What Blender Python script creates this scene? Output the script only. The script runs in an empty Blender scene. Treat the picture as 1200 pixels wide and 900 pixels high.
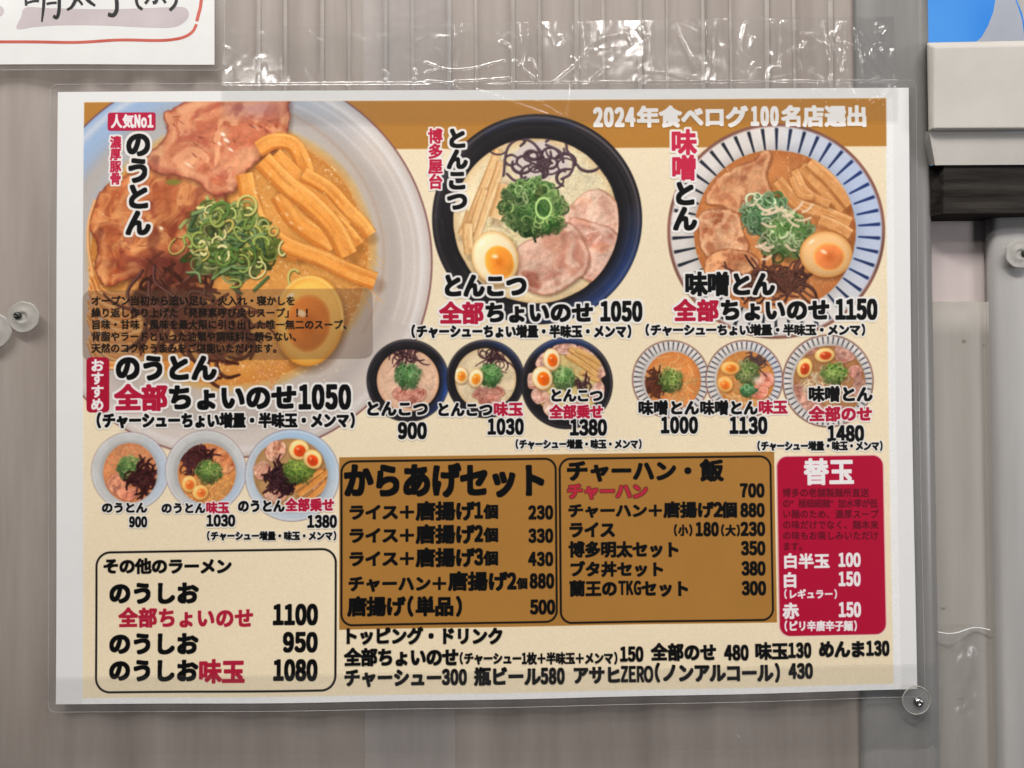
import bpy, math, random
import numpy as np
from mathutils import Matrix, Vector

# ------------------------------------------------------------------ camera
scene = bpy.context.scene
COL = scene.collection
FPX = 26 / 36 * 1200.0
CW, CH = 1200.0, 900.0

def rotm(rx, ry, rz):
    cx, sx, cy, sy, cz, sz = math.cos(rx), math.sin(rx), math.cos(ry), math.sin(ry), math.cos(rz), math.sin(rz)
    X = np.array([[1, 0, 0], [0, cx, -sx], [0, sx, cx]])
    Y = np.array([[cy, 0, sy], [0, 1, 0], [-sy, 0, cy]])
    Z = np.array([[cz, -sz, 0], [sz, cz, 0], [0, 0, 1]])
    return Z @ Y @ X

CAM_R = rotm(math.radians(90.79712), math.radians(0.56285), math.radians(-0.96438))
CAM_C = np.array([0.00533549, -0.3634324, -0.00162433])
cam_data = bpy.data.cameras.new('camera')
cam_data.lens = 26; cam_data.sensor_width = 36; cam_data.clip_start = 0.01; cam_data.clip_end = 100
cam = bpy.data.objects.new('camera', cam_data); COL.objects.link(cam)
m4 = Matrix.Identity(4)
for i in range(3):
    for j in range(3):
        m4[i][j] = CAM_R[i, j]
    m4[i][3] = CAM_C[i]
cam.matrix_world = m4
scene.camera = cam

# ------------------------------------------------------------------ light
world = bpy.data.worlds.new('World'); scene.world = world; world.use_nodes = True
bg = world.node_tree.nodes['Background']
bg.inputs[0].default_value = (0.80, 0.88, 1.0, 1); bg.inputs[1].default_value = 0.045

def area(name, loc, target, sx, sy, power, color):
    d = bpy.data.lights.new(name, 'AREA'); d.shape = 'RECTANGLE'; d.size = sx; d.size_y = sy
    d.energy = power; d.color = color
    o = bpy.data.objects.new(name, d); COL.objects.link(o)
    o.location = loc
    o.rotation_euler = (Vector(target) - Vector(loc)).to_track_quat('-Z', 'Y').to_euler()
    return o

area('key_overhead', (-0.55, -1.10, 1.50), (0, 0, -.05), 1.2, 0.07, 31.0, (1.0, 0.965, 0.92))  # unseen overhead key light, made narrow for fine glints on the tape
area('key_overhead_far', (0.35, -0.80, 1.10), (0, 0, 0.0), 1.2, 0.07, 7.5, (1.0, 0.965, 0.92))  # second unseen overhead light, narrow for the same fine glints
for _x, _y, _z, _p in ((-0.30, -1.0, 1.12, .7), (0.25, -1.05, 0.98, .7), (0.62, -0.9, 1.02, .9), (-1.0, -1.0, .82, 1.0), (-.5, -1.1, .84, .7), (.42, -1.1, .82, .7), (1.0, -1.0, .80, 1.0)):
    area('glint_light', (_x, _y, _z), (0, 0, 0.1), 0.05, 0.05, _p, (1.0, 0.97, 0.93))  # small lights added only to strike glints on the tape folds
area('fill_right', (1.55, -1.2, -0.05), (0, 0, -0.1), 0.5, 0.7, 10.0, (0.97, 0.975, 1.0))  # added fill light from the right, lifts the lower menu
area('lamp_inside', (-0.1, 0.55, 0.45), (0, 0, 0.12), 0.9, 0.3, 6.8, (1.0, 0.93, 0.86))

vs = scene.view_settings
vs.view_transform = 'Standard'; vs.look = 'None'; vs.exposure = 0; vs.gamma = 1; vs.use_curve_mapping = False
scene.render.engine = 'CYCLES'
scene.cycles.max_bounces = 8; scene.cycles.transparent_max_bounces = 16
scene.cycles.caustics_reflective = False; scene.cycles.caustics_refractive = False

# ------------------------------------------------------------------ helpers
def on_plane(x, y, depth=0.0):
    """photo point -> world point on the vertical plane y = -depth (arrays welcome)"""
    x = np.asarray(x, float); y = np.asarray(y, float)
    d = np.stack([(x - CW / 2) / FPX, (CH / 2 - y) / FPX, -np.ones_like(x)], -1) @ CAM_R.T
    t = (-depth - CAM_C[1]) / d[..., 1]
    return CAM_C + d * t[..., None]

def P(x, y, depth=0.0):
    return tuple(float(v) for v in on_plane(x, y, depth))

def tag(o, label=None, cat=None, group=None, kind=None):
    if label: o['label'] = label
    if cat: o['category'] = cat
    if group: o['group'] = group
    if kind: o['kind'] = kind
    return o

def empty(name, loc=(0, 0, 0)):
    o = bpy.data.objects.new(name, None); o.empty_display_size = 0.01
    COL.objects.link(o); o.location = loc
    return o

def mesh_obj(name, verts, faces, mat, parent=None, smooth=False, uvs=None, keep=True):
    me = bpy.data.meshes.new(name)
    verts = np.asarray(verts, float)
    if parent is not None and keep:
        verts = verts - np.array(parent.location)
    me.from_pydata(verts.tolist(), [], faces)
    if uvs is not None:
        uvl = me.uv_layers.new(name='UVMap')
        idx = np.empty(len(me.loops), np.int32); me.loops.foreach_get('vertex_index', idx)
        uvl.data.foreach_set('uv', np.asarray(uvs, np.float32)[idx].ravel())
    if smooth:
        me.polygons.foreach_set('use_smooth', [True] * len(me.polygons))
    me.materials.append(mat); me.update()
    o = bpy.data.objects.new(name, me); COL.objects.link(o)
    if parent is not None: o.parent = parent
    return o

def grid_faces(nx, ny, off=0):
    return [(off + j * nx + i, off + j * nx + i + 1, off + (j + 1) * nx + i + 1, off + (j + 1) * nx + i)
            for j in range(ny - 1) for i in range(nx - 1)]

def nt(name):
    m = bpy.data.materials.new(name); m.use_nodes = True
    return m, m.node_tree.nodes, m.node_tree.links, m.node_tree.nodes['Principled BSDF']
# ------------------------------------------------------------------ the printed sheet: layout
PW, PH = 1003.0, 709.0            # paper units (about one photo pixel each)
S = 2                             # print raster: two dots per paper unit
NX, NY = int(PW * S), int(PH * S)
_src = np.array([[0, 0], [PW, 0], [PW, PH], [0, PH]], float)
_dst = np.array([[68, 108], [1064, 103.5], [1073, 806], [66, 825]], float)

def homography(a, b):
    A = []; r = []
    for (x, y), (u, v) in zip(a, b):
        A.append([x, y, 1, 0, 0, 0, -u * x, -u * y]); r.append(u)
        A.append([0, 0, 0, x, y, 1, -v * x, -v * y]); r.append(v)
    return np.append(np.linalg.solve(np.array(A), np.array(r)), 1).reshape(3, 3)

HM = homography(_src, _dst); HI = np.linalg.inv(HM)
def ap(Hm, x, y):
    w = Hm[2, 0] * x + Hm[2, 1] * y + Hm[2, 2]
    return (Hm[0, 0] * x + Hm[0, 1] * y + Hm[0, 2]) / w, (Hm[1, 0] * x + Hm[1, 1] * y + Hm[1, 2]) / w
def to_pu(x, y): return ap(HI, x, y)

_gy, _gx = np.mgrid[0:NY, 0:NX].astype(np.float32)
TX, TY = ap(HM, (_gx + .5) / S, (_gy + .5) / S)
TX = TX.astype(np.float32); TY = TY.astype(np.float32)
IMG = np.ones((NY, NX, 3), np.float32)
rng = np.random.default_rng(7)
_tab = rng.random((256, 256)).astype(np.float32)

def vnoise(x, y, seed=0):
    x = x + seed * 17.13; y = y + seed * 9.71
    xi = np.floor(x).astype(np.int32); yi = np.floor(y).astype(np.int32)
    fx = x - xi; fy = y - yi
    fx = fx * fx * (3 - 2 * fx); fy = fy * fy * (3 - 2 * fy)
    a = _tab[yi & 255, xi & 255]; b = _tab[yi & 255, (xi + 1) & 255]
    c = _tab[(yi + 1) & 255, xi & 255]; d = _tab[(yi + 1) & 255, (xi + 1) & 255]
    return (a * (1 - fx) + b * fx) * (1 - fy) + (c * (1 - fx) + d * fx) * fy

def fbm(x, y, scale, seed=0, octs=4):
    s = 0; amp = .5; f = 1.0 / scale; t = 0
    for i in range(octs):
        s = s + amp * vnoise(x * f, y * f, seed + i * 3.3); t += amp; amp *= .55; f *= 2.1
    return s / t

def C(r, g, b): return np.array([r, g, b], np.float32) / 255
def win(x0, y0, x1, y1, pad=2):
    xs, ys = to_pu(np.array([x0, x1, x1, x0], float), np.array([y0, y0, y1, y1], float))
    a = max(0, int(xs.min() * S) - pad); b = min(NX, int(xs.max() * S) + pad)
    c = max(0, int(ys.min() * S) - pad); d = min(NY, int(ys.max() * S) + pad)
    if b <= a or d <= c: return None
    return (slice(c, d), slice(a, b))
def blend(sl, col, a):
    a = a[..., None]
    IMG[sl] = IMG[sl] * (1 - a) + col * a
def cov(d, soft=.35): return np.clip(.5 - d / (2 * soft), 0, 1)

CLIP = None                        # optional ellipse that pictures are cut to
def clipped(sl, a):
    if CLIP is None: return a
    return a * CLIP[sl]
def mixc(a, b, t): return a * (1 - t[..., None]) + b * t[..., None]

def ell_d(X, Y, cx, cy, rx, ry, rot=0):
    c, s = math.cos(rot), math.sin(rot)
    u = (X - cx) * c + (Y - cy) * s; v = -(X - cx) * s + (Y - cy) * c
    k = np.sqrt((u / rx) ** 2 + (v / ry) ** 2)
    return (k - 1) * min(rx, ry), u / rx, v / ry, k

def ell(cx, cy, rx, ry, col, rot=0, soft=.4, alpha=1, fn=None, wob=0, seed=0):
    m = max(rx, ry) * (1 + wob) + 3
    sl = win(cx - m, cy - m, cx + m, cy + m)
    if sl is None: return
    X, Y = TX[sl], TY[sl]
    d, u, v, k = ell_d(X, Y, cx, cy, rx, ry, rot)
    if wob: d = d + (fbm(X, Y, max(rx, ry) * .45, seed) - .5) * 2 * wob * min(rx, ry)
    c = col if fn is None else fn(X, Y, u, v, d)
    blend(sl, c, clipped(sl, cov(d, soft) * alpha))

def smooth_poly(pts, n=6):
    p = np.array(pts, float); N = len(p); out = []
    for i in range(N):
        a, b, c, d = p[i - 1], p[i], p[(i + 1) % N], p[(i + 2) % N]
        for t in np.arange(n) / n:
            out.append(.5 * (2 * b + (c - a) * t + (2 * a - 5 * b + 4 * c - d) * t * t + (3 * b - a - 3 * c + d) * t ** 3))
    return np.array(out)

def poly_d(X, Y, p):
    dm = np.full(X.shape, 1e9, np.float32); ins = np.zeros(X.shape, bool)
    N = len(p)
    for i in range(N):
        x0, y0 = p[i]; x1, y1 = p[(i + 1) % N]
        ex, ey = x1 - x0, y1 - y0; L = ex * ex + ey * ey + 1e-9
        t = np.clip(((X - x0) * ex + (Y - y0) * ey) / L, 0, 1)
        dm = np.minimum(dm, (X - x0 - t * ex) ** 2 + (Y - y0 - t * ey) ** 2)
        if y0 != y1:
            c = ((y0 > Y) != (y1 > Y)) & (X < ex * (Y - y0) / ey + x0)
            ins ^= c
    d = np.sqrt(dm)
    return np.where(ins, -d, d)

def poly(pts, fn, soft=.4, alpha=1, smooth=True, wob=0, seed=0):
    p = smooth_poly(pts) if smooth else np.array(pts, float)
    sl = win(p[:, 0].min() - 3, p[:, 1].min() - 3, p[:, 0].max() + 3, p[:, 1].max() + 3)
    if sl is None: return
    X, Y = TX[sl], TY[sl]
    d = poly_d(X, Y, p)
    if wob: d = d + (fbm(X, Y, 6, seed) - .5) * 2 * wob
    c = fn(X, Y, d) if callable(fn) else fn
    blend(sl, c, clipped(sl, cov(d, soft) * alpha))

def curve(pts, n=5):
    p = np.array(pts, float)
    if len(p) < 3: return p
    q = np.vstack([2 * p[0] - p[1], p, 2 * p[-1] - p[-2]]); out = []
    for i in range(1, len(q) - 2):
        a, b, c, d = q[i - 1], q[i], q[i + 1], q[i + 2]
        for t in np.arange(n) / n:
            out.append(.5 * (2 * b + (c - a) * t + (2 * a - 5 * b + 4 * c - d) * t * t + (3 * b - a - 3 * c + d) * t ** 3))
    out.append(p[-1])
    return np.array(out)

def stroke(pts, w, col, alpha=1, soft=.4, fn=None, n=5, taper=0, smooth=True):
    p = curve(pts, n) if smooth else np.array(pts, float)
    sl = win(p[:, 0].min() - w - 2, p[:, 1].min() - w - 2, p[:, 0].max() + w + 2, p[:, 1].max() + w + 2)
    if sl is None: return
    X, Y = TX[sl], TY[sl]
    best = np.full(X.shape, 1e9, np.float32); side = np.zeros(X.shape, np.float32); tt = np.zeros(X.shape, np.float32)
    N = len(p) - 1
    for i in range(N):
        x0, y0 = p[i]; x1, y1 = p[i + 1]
        ex, ey = x1 - x0, y1 - y0; L = ex * ex + ey * ey + 1e-9
        t = np.clip(((X - x0) * ex + (Y - y0) * ey) / L, 0, 1)
        dd = (X - x0 - t * ex) ** 2 + (Y - y0 - t * ey) ** 2
        m = dd < best
        best = np.where(m, dd, best)
        side = np.where(m, ((X - x0) * ey - (Y - y0) * ex) / math.sqrt(L), side)
        tt = np.where(m, (i + t) / N, tt)
    ww = w if not taper else w * (1 - taper * np.abs(tt * 2 - 1) ** 2)
    d = np.sqrt(best) - ww
    c = col if fn is None else fn(X, Y, side / w, tt, d)
    blend(sl, c, clipped(sl, cov(d, soft) * alpha))

# --- things seen in the food photographs -------------------------------------------------
def set_clip(cx, cy, rx, ry, rot=0):
    global CLIP
    d, _, _, _ = ell_d(TX, TY, cx, cy, rx, ry, rot)
    CLIP = cov(d, .5)
def no_clip():
    global CLIP
    CLIP = None

def soup(cx, cy, rx, ry, col, seed=0, foam=.0, edge=None, wob=.02):
    col = np.array(col, np.float32)
    def f(X, Y, u, v, d):
        n = fbm(X, Y, rx * .35, seed); n2 = fbm(X, Y, 2.2, seed + 5, 3)
        c = col * (0.86 + .26 * n + .10 * (n2 - .5))[..., None]
        c = mixc(c, col * np.array([.86, .74, .6], np.float32), np.clip(1 + d / (rx * .12), 0, 1) * .5)
        sp = np.clip((n2 - .70) * 9, 0, 1) * foam
        return mixc(c, np.array([1, .95, .85], np.float32), sp)
    ell(cx, cy, rx, ry, None, fn=f, wob=wob, seed=seed, soft=.8)

def noodles(cx, cy, rx, ry, n, col, r, w=.9, seed=0, ang=None, curl=.6, alpha=.8):
    R = random.Random(seed); col = np.array(col, np.float32) / 255
    for _ in range(n):
        a = R.uniform(0, 2 * math.pi); q = math.sqrt(R.random())
        x, y = cx + rx * q * math.cos(a), cy + ry * q * math.sin(a)
        th = R.uniform(0, math.pi) if ang is None else ang + R.gauss(0, .3)
        pts = [(x, y)]
        k = R.gauss(0, curl)
        for _j in range(4):
            x += r * math.cos(th); y += r * math.sin(th); th += k + R.gauss(0, .2)
            pts.append((x, y))
        b = R.uniform(.78, 1.12)
        stroke([(px + w * .5, py + w * .7) for px, py in pts], w, np.array(col, np.float32) * .6, alpha=alpha * .45, n=2)
        stroke(pts, w, np.clip(np.array(col, np.float32) * b, 0, 1), alpha=alpha, n=2)

def meat(pts, seed=0, lean=(196, 118, 92), fat=(226, 176, 142), edge=(120, 58, 46), sc=16, hi=.5):
    lean, fat, edge = C(*lean), C(*fat), C(*edge)
    p = np.array(pts, float); big = max(np.ptp(p[:, 0]), np.ptp(p[:, 1]))
    # drop of shade in the picture under the slice
    poly([(x + big * .015, y + big * .025) for x, y in pts], C(70, 35, 20), soft=big * .02 + .5, alpha=.5)
    def f(X, Y, d):
        wx = X + (fbm(X, Y, sc * 1.4, seed + 20, 2) - .5) * sc * 2.2; wy = Y + (fbm(X, Y, sc * 1.4, seed + 31, 2) - .5) * sc * 2.2
        n = fbm(wx, wy, sc * 1.5, seed, 3); rid = 1 - np.abs(fbm(wx, wy, sc * 1.7, seed + 3, 2) * 2 - 1) * 7.0
        fine = fbm(X * .45 + Y * .5, Y * 1.5 - X * .9, 1.9, seed + 9, 3)
        c = mixc(lean, lean * np.array([.84, .70, .64], np.float32), np.clip((n - .46) * 3.5, 0, 1))
        c = mixc(c, fat, np.clip(rid, 0, 1) * .5)
        c = mixc(c, fat, np.clip((fbm(wx, wy, sc * 1.9, seed + 12, 2) - .50) * 5, 0, 1) * .7)
        e = .6
        g = fbm(X - e, Y - e, sc * .8, seed + 6, 3) - fbm(X + e, Y + e, sc * .8, seed + 6, 3)
        c = c * (1 + g * .8 + (fine - .5) * .18)[..., None]
        c = mixc(c, edge * 1.35, np.clip((fbm(wx, wy, sc * 1.0, seed + 80, 3) - .54) * 6, 0, 1) * .5)
        c = mixc(c, np.minimum(fat * 1.08, 1), np.clip((fbm(wx + 40, wy, sc * .7, seed + 85, 3) - .58) * 8, 0, 1) * .6)
        ring = np.clip(np.sin(-d / (big * .045) + n * 9 + fbm(X, Y, sc, seed + 60, 2) * 7), 0, 1) ** 3
        c = mixc(c, fat * 1.06, ring * .42 * np.clip((fbm(X, Y, sc * 1.3, seed + 61, 2) - .35) * 3, 0, 1))
        c = c * (1 + .28 * (fbm(X, Y, sc * 2.2, seed + 70, 2) - .5))[..., None]
        c = mixc(c, fat * 1.05, np.exp(-((d + big * .05) / (big * .022)) ** 2) * .45)
        c = mixc(c, edge, np.clip(1 + d / (big * .022), 0, 1) ** 1.5 * .85)
        c = mixc(c, edge, np.clip((fbm(X, Y, sc * .9, seed + 40, 2) - .72) * 7, 0, 1) * .55)
        sp = np.clip((fbm(X, Y, 2.4, seed + 50, 2) - .80) * 10, 0, 1) * np.clip((fbm(X, Y, sc, seed + 51) - .5) * 6, 0, 1)
        return mixc(np.clip(c, 0, 1), np.array([1, .96, .9], np.float32), sp * hi)
    poly(pts, f, soft=.5, wob=big * .018, seed=seed)

def menma(pts, w, seed=0, col=(218, 152, 84), dark=(150, 82, 36), lite=(240, 190, 120)):
    col, dark, lite = C(*col), C(*dark), C(*lite)
    stroke([(x + w * .25, y + w * .45) for x, y in pts], w * .85, C(90, 45, 15), alpha=.26, soft=w * .3 + .3)
    def f(X, Y, s, t, d):
        fib = vnoise(t * 7 + seed, s * 6.0, seed); spk = fbm(X, Y, 1.8, seed + 2, 2)
        blo = fbm(X, Y, w * 1.6, seed + 4, 3)
        ln = vnoise(t * 2.2 + seed, s * 3.2, seed + 8)
        c = mixc(col, lite, np.clip((blo - .48) * 3, 0, 1) * .45)
        c = mixc(c, lite, np.exp(-((s + .72) / .16) ** 2) * .75)
        c = mixc(c, lite, np.exp(-((ln - .5) / .035) ** 2) * .30)
        c = mixc(c, dark, np.clip((s - .50) * 5, 0, 1) * .55)
        c = mixc(c, dark, np.clip((ln - .66) * 6, 0, 1) * .30)
        c = mixc(c, dark * .85, np.clip((np.abs(s) - .90) * 10, 0, 1) * .55)
        c = mixc(c, C(255, 232, 196), np.clip((fbm(X, Y, 2.6, seed + 12, 2) - .78) * 9, 0, 1) * .5)
        return np.clip(c * (.93 + .10 * fib + .10 * spk)[..., None], 0, 1)
    p = curve(pts, 6)
    q = p[1:] - p[:-1]; L = np.hypot(q[:, 0], q[:, 1]) + 1e-6
    nx_, ny_ = np.append(q[:, 1] / L, q[-1, 1] / L[-1]), np.append(-q[:, 0] / L, -q[-1, 0] / L[-1])
    R = random.Random(seed)
    a = [(p[i][0] + nx_[i] * w * (1 + R.uniform(-.07, .07)), p[i][1] + ny_[i] * w * (1 + R.uniform(-.07, .07))) for i in range(len(p))]
    b = [(p[i][0] - nx_[i] * w, p[i][1] - ny_[i] * w) for i in range(len(p))]
    P_ = np.array(a + b[::-1])
    sl = win(P_[:, 0].min() - 2, P_[:, 1].min() - 2, P_[:, 0].max() + 2, P_[:, 1].max() + 2)
    if sl is None: return
    X, Y = TX[sl], TY[sl]
    d = poly_d(X, Y, P_)
    best = np.full(X.shape, 1e9, np.float32); side = np.zeros(X.shape, np.float32); tt = side.copy(); N = len(p) - 1
    for i in range(N):
        x0, y0 = p[i]; ex, ey = p[i + 1] - p[i]; LL = ex * ex + ey * ey + 1e-9
        t = np.clip(((X - x0) * ex + (Y - y0) * ey) / LL, 0, 1)
        dd = (X - x0 - t * ex) ** 2 + (Y - y0 - t * ey) ** 2; m = dd < best
        best = np.where(m, dd, best); side = np.where(m, -((X - x0) * ey - (Y - y0) * ex) / math.sqrt(LL), side)
        tt = np.where(m, (i + t) / N, tt)
    blend(sl, f(X, Y, side / w, tt, d), clipped(sl, cov(d, .5)))

def negi(cx, cy, rx, ry, n, r, seed=0, dark=(70, 112, 52), lite=(176, 196, 120), base=(62, 98, 48)):
    R = random.Random(seed)
    ell(cx + 1, cy + 1.5, rx * .95, ry * .95, C(60, 50, 25), soft=2.5, alpha=.5, wob=.45, seed=seed)
    ell(cx, cy, rx * .88, ry * .88, C(*base), soft=1.5, wob=.5, seed=seed + 1, alpha=.9)
    D, Lt = np.array(dark, float), np.array(lite, float)
    for i in range(n):
        a = R.uniform(0, 2 * math.pi); q = R.random() ** .55
        x, y = cx + rx * q * math.cos(a), cy + ry * q * math.sin(a)
        k = R.random(); lift = .75 + .35 * (1 - q) + R.uniform(-.12, .12) - .25 * (y - cy) / ry
        col = np.clip((D * (1 - k) + Lt * k) * lift, 0, 250) / 255
        rr = r * R.uniform(.55, 1.25); ax = R.uniform(.3, 1)
        if R.random() < .62:
            sl = win(x - rr - 2, y - rr - 2, x + rr + 2, y + rr + 2)
            if sl is None: continue
            X, Y = TX[sl], TY[sl]
            d, u, v, kk = ell_d(X, Y, x, y, rr, rr * ax, R.uniform(0, math.pi))
            wd = max(.38, rr * .12)
            blend(sl, C(34, 60, 28), clipped(sl, cov(np.where(kk < 1, -1, 1) + 0 * d, .3) * .22))
            blend(sl, np.array(col * .55, np.float32), clipped(sl, cov(np.abs(d + wd * .3) - wd * 1.5, .4) * .45))
            blend(sl, np.array(col, np.float32), clipped(sl, cov(np.abs(d) - wd, .35)))
        else:
            th = R.uniform(0, 6.28); L = rr * R.uniform(.8, 1.7); bend = R.gauss(0, .7)
            pts = [(x, y), (x + L * .5 * math.cos(th), y + L * .5 * math.sin(th)),
                   (x + L * math.cos(th + bend), y + L * math.sin(th + bend))]
            stroke([(a_ + .4, b_ + .6) for a_, b_ in pts], max(.45, rr * .2), np.array(col * .45, np.float32), alpha=.6, n=3)
            stroke(pts, max(.4, rr * .17), np.array(col, np.float32), n=3)

def kikurage(cx, cy, rx, ry, n, r, w=1.2, seed=0, col=(58, 34, 38), lite=(120, 88, 92), mass=.5):
    R = random.Random(seed)
    if mass: ell(cx, cy, rx * .85, ry * .8, C(*col) * .8, soft=2, wob=.35, seed=seed, alpha=mass)
    for i in range(n):
        a = R.uniform(0, 6.28); q = math.sqrt(R.random())
        x, y = cx + rx * q * math.cos(a) * .8, cy + ry * q * math.sin(a) * .8
        th = R.uniform(0, 6.28); k = R.gauss(0, .75); pts = [(x, y)]
        for _ in range(4):
            x += r * .5 * math.cos(th); y += r * .5 * math.sin(th); th += k; pts.append((x, y))
        b = R.uniform(.7, 1.25)
        stroke(pts, w * R.uniform(.7, 1.2), C(*col) * b, n=3, taper=.4)
        if R.random() < .55:
            stroke([(p_ - w * .3, q_ - w * .35) for p_, q_ in pts[:4]], w * .3, C(*lite), alpha=.6, n=3)

def egg(cx, cy, rx, ry, rot=0, white=(238, 214, 176), yolk=(228, 130, 40), yc=(0.1, 0.1), ys=.62, seed=0):
    ell(cx + rx * .06, cy + ry * .10, rx * 1.03, ry * 1.03, C(80, 45, 20), rot, soft=rx * .1 + .4, alpha=.5)
    Wc, Yc = C(*white), C(*yolk)
    def f(X, Y, u, v, d):
        c = Wc * (1.02 - .10 * (u * .5 + v) + .06 * (fbm(X, Y, rx * .4, seed) - .5))[..., None]
        c = mixc(c, Wc * np.array([.88, .72, .5], np.float32), np.clip(1 + d / (rx * .22), 0, 1) ** 2 * .8)
        return np.clip(c, 0, 1)
    ell(cx, cy, rx, ry, None, rot, fn=f, soft=.5)
    c_, s_ = math.cos(rot), math.sin(rot)
    ox, oy = yc[0] * rx, yc[1] * ry
    yx, yy = cx + ox * c_ - oy * s_, cy + ox * s_ + oy * c_
    def g(X, Y, u, v, d):
        c = Yc * (1.05 + .18 * (fbm(X, Y, rx * .35, seed + 3) - .5) - .12 * (u + v))[..., None]
        c = mixc(c, Yc * np.array([.82, .62, .4], np.float32), np.clip((.55 - np.hypot(u, v)) * 1.8, 0, 1) * .55)
        c = mixc(c, np.array([1, .80, .42], np.float32), np.clip(1 + d / (rx * .14), 0, 1) ** 2 * .7)
        return np.clip(c, 0, 1)
    ell(yx, yy, rx * ys, ry * ys, None, rot, fn=g, soft=.6, wob=.04, seed=seed)
    ell(yx - rx * .2, yy - ry * .22, rx * .13, ry * .07, C(255, 240, 205), rot + .4, soft=.8, alpha=.8)
    ell(cx - rx * .55, cy - ry * .55, rx * .12, ry * .05, C(255, 250, 235), rot - .7, soft=.8, alpha=.7)

def bowl_black(cx, cy, r, si, blue=(0.0, .9), seed=0, blue_w=.9):
    """dark bowl: rim ring, inner wall; si = radius of the soup over r; blue = direction of the sky's reflection"""
    def f(X, Y, u, v, d):
        k = np.hypot(u, v); a = np.arctan2(v, u)
        base = C(34, 31, 34) * (.8 + .5 * fbm(X, Y, r * .3, seed) + .45 * np.clip(k - .9, 0, .1) * 10 * (.4 + .3 * np.cos(a + 2)))[..., None]
        wgt = np.clip(np.cos(a - blue[0]) * 2.2 - 1.3, 0, 1) * np.clip((k - si) * 6, 0, 1) * blue[1]
        wgt = wgt * (.5 + .7 * fbm(X, Y, r * .25, seed + 8))
        c = mixc(base, C(52, 92, 178), np.clip(wgt * blue_w, 0, 1))
        c = mixc(c, C(128, 118, 120), np.exp(-((k - .965) / .012) ** 2) * (.35 + .3 * np.cos(a + 1.2)))
        c = mixc(c, C(104, 98, 100), np.clip(vnoise(k * 60, a * 1.2, seed) - .62, 0, 1) * np.clip((k - si) * 8, 0, 1) * .8)
        c = mixc(c, C(18, 16, 20), np.clip((k - .985) * 60, 0, 1) * .8)
        c = mixc(c, C(24, 20, 22), np.exp(-((k - si - .01) / .03) ** 2) * .6)
        return np.clip(c, 0, 1)
    ell(cx, cy, r, r, None, fn=f, soft=.5)

def bowl_striped(cx, cy, rx, ry, si, n, seed=0, sky=.0):
    def f(X, Y, u, v, d):
        k = np.hypot(u, v); a = np.arctan2(v, u)
        base = C(222, 214, 208) * (.92 + .12 * fbm(X, Y, rx * .3, seed) - .12 * np.exp(-((k - si) / .08) ** 2))[..., None]
        base = mixc(base, C(150, 180, 232), np.clip(np.cos(a + .35) * 1.3 - .3, 0, 1) * sky)
        ph = (a / (2 * math.pi) * n) % 1
        wdt = .075 + .04 * (k - si) / (1 - si) * 1.5
        px = np.abs(ph - .5) - wdt
        arc = 2 * math.pi * k * min(rx, ry) / n
        ln = np.clip(.5 - px * arc / .7, 0, 1) * np.clip((k - si - .015) * 60, 0, 1) * np.clip((.965 - k) * 60, 0, 1)
        nv = vnoise(a * 5, k * 3, seed)
        ink = mixc(C(24, 28, 38) + 0 * base, C(34, 58, 130), np.clip(np.cos(a + .2) - .2 + nv * .4, 0, 1) * (.15 + sky))
        c = mixc(base, ink, ln * .93)
        rim = np.clip((k - .962) * 55, 0, 1)
        c = mixc(c, C(122, 84, 74) * (.9 + .3 * nv)[..., None], rim)
        return np.clip(c, 0, 1)
    ell(cx, cy, rx, ry, None, fn=f, soft=.5)

def bowl_pale(cx, cy, rx, ry, si, tone=(178, 184, 190), blue=(170, 194, 226), ba=2.6, seed=0, line=(110, 66, 70)):
    def f(X, Y, u, v, d):
        k = np.hypot(u, v); a = np.arctan2(v, u)
        c = C(*tone) * (.92 + .14 * fbm(X, Y, rx * .35, seed) + .06 * np.sin(k * 9))[..., None]
        c = mixc(c, C(*blue), np.clip(np.cos(a - ba) * 1.3 - .2, 0, 1) * .8)
        c = mixc(c, C(*tone) * .86, np.exp(-((k - si) / .06) ** 2) * .6)
        c = mixc(c, C(226, 222, 220), np.exp(-((k - .955) / .018) ** 2) * .5)
        c = mixc(c, C(*line), np.clip((k - .988) * 110, 0, 1) * .75)
        return np.clip(c, 0, 1)
    ell(cx, cy, rx, ry, None, fn=f, soft=.5)
# ------------------------------------------------------------------ glyph shapes for the lettering
GE = 100                           # raster cells per em
_gc = {}
FULL = {c: chr(ord(c) + 0xFEE0) for c in '0123456789ABCDEFGHIJKLMNOPQRSTUVWXYZabcdefghijklmnopqrstuvwxyz()'}
_fcurve = bpy.data.curves.new('glyph_source', 'FONT'); _fcurve.resolution_u = 5
_fobj = bpy.data.objects.new('glyph_source', _fcurve); COL.objects.link(_fobj)
_tris = {}

def tris_of(ch):
    if ch not in _tris:
        _fcurve.body = ch
        dg = bpy.context.evaluated_depsgraph_get(); dg.update()
        me = _fobj.evaluated_get(dg).to_mesh(); me.calc_loop_triangles()
        v = np.array([q.co[:2] for q in me.vertices]) if len(me.vertices) else np.zeros((0, 2))
        t = np.array([list(q.vertices) for q in me.loop_triangles]) if len(me.loop_triangles) else np.zeros((0, 3), int)
        _fobj.evaluated_get(dg).to_mesh_clear()
        _tris[ch] = (v, t)
    return _tris[ch]

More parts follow.
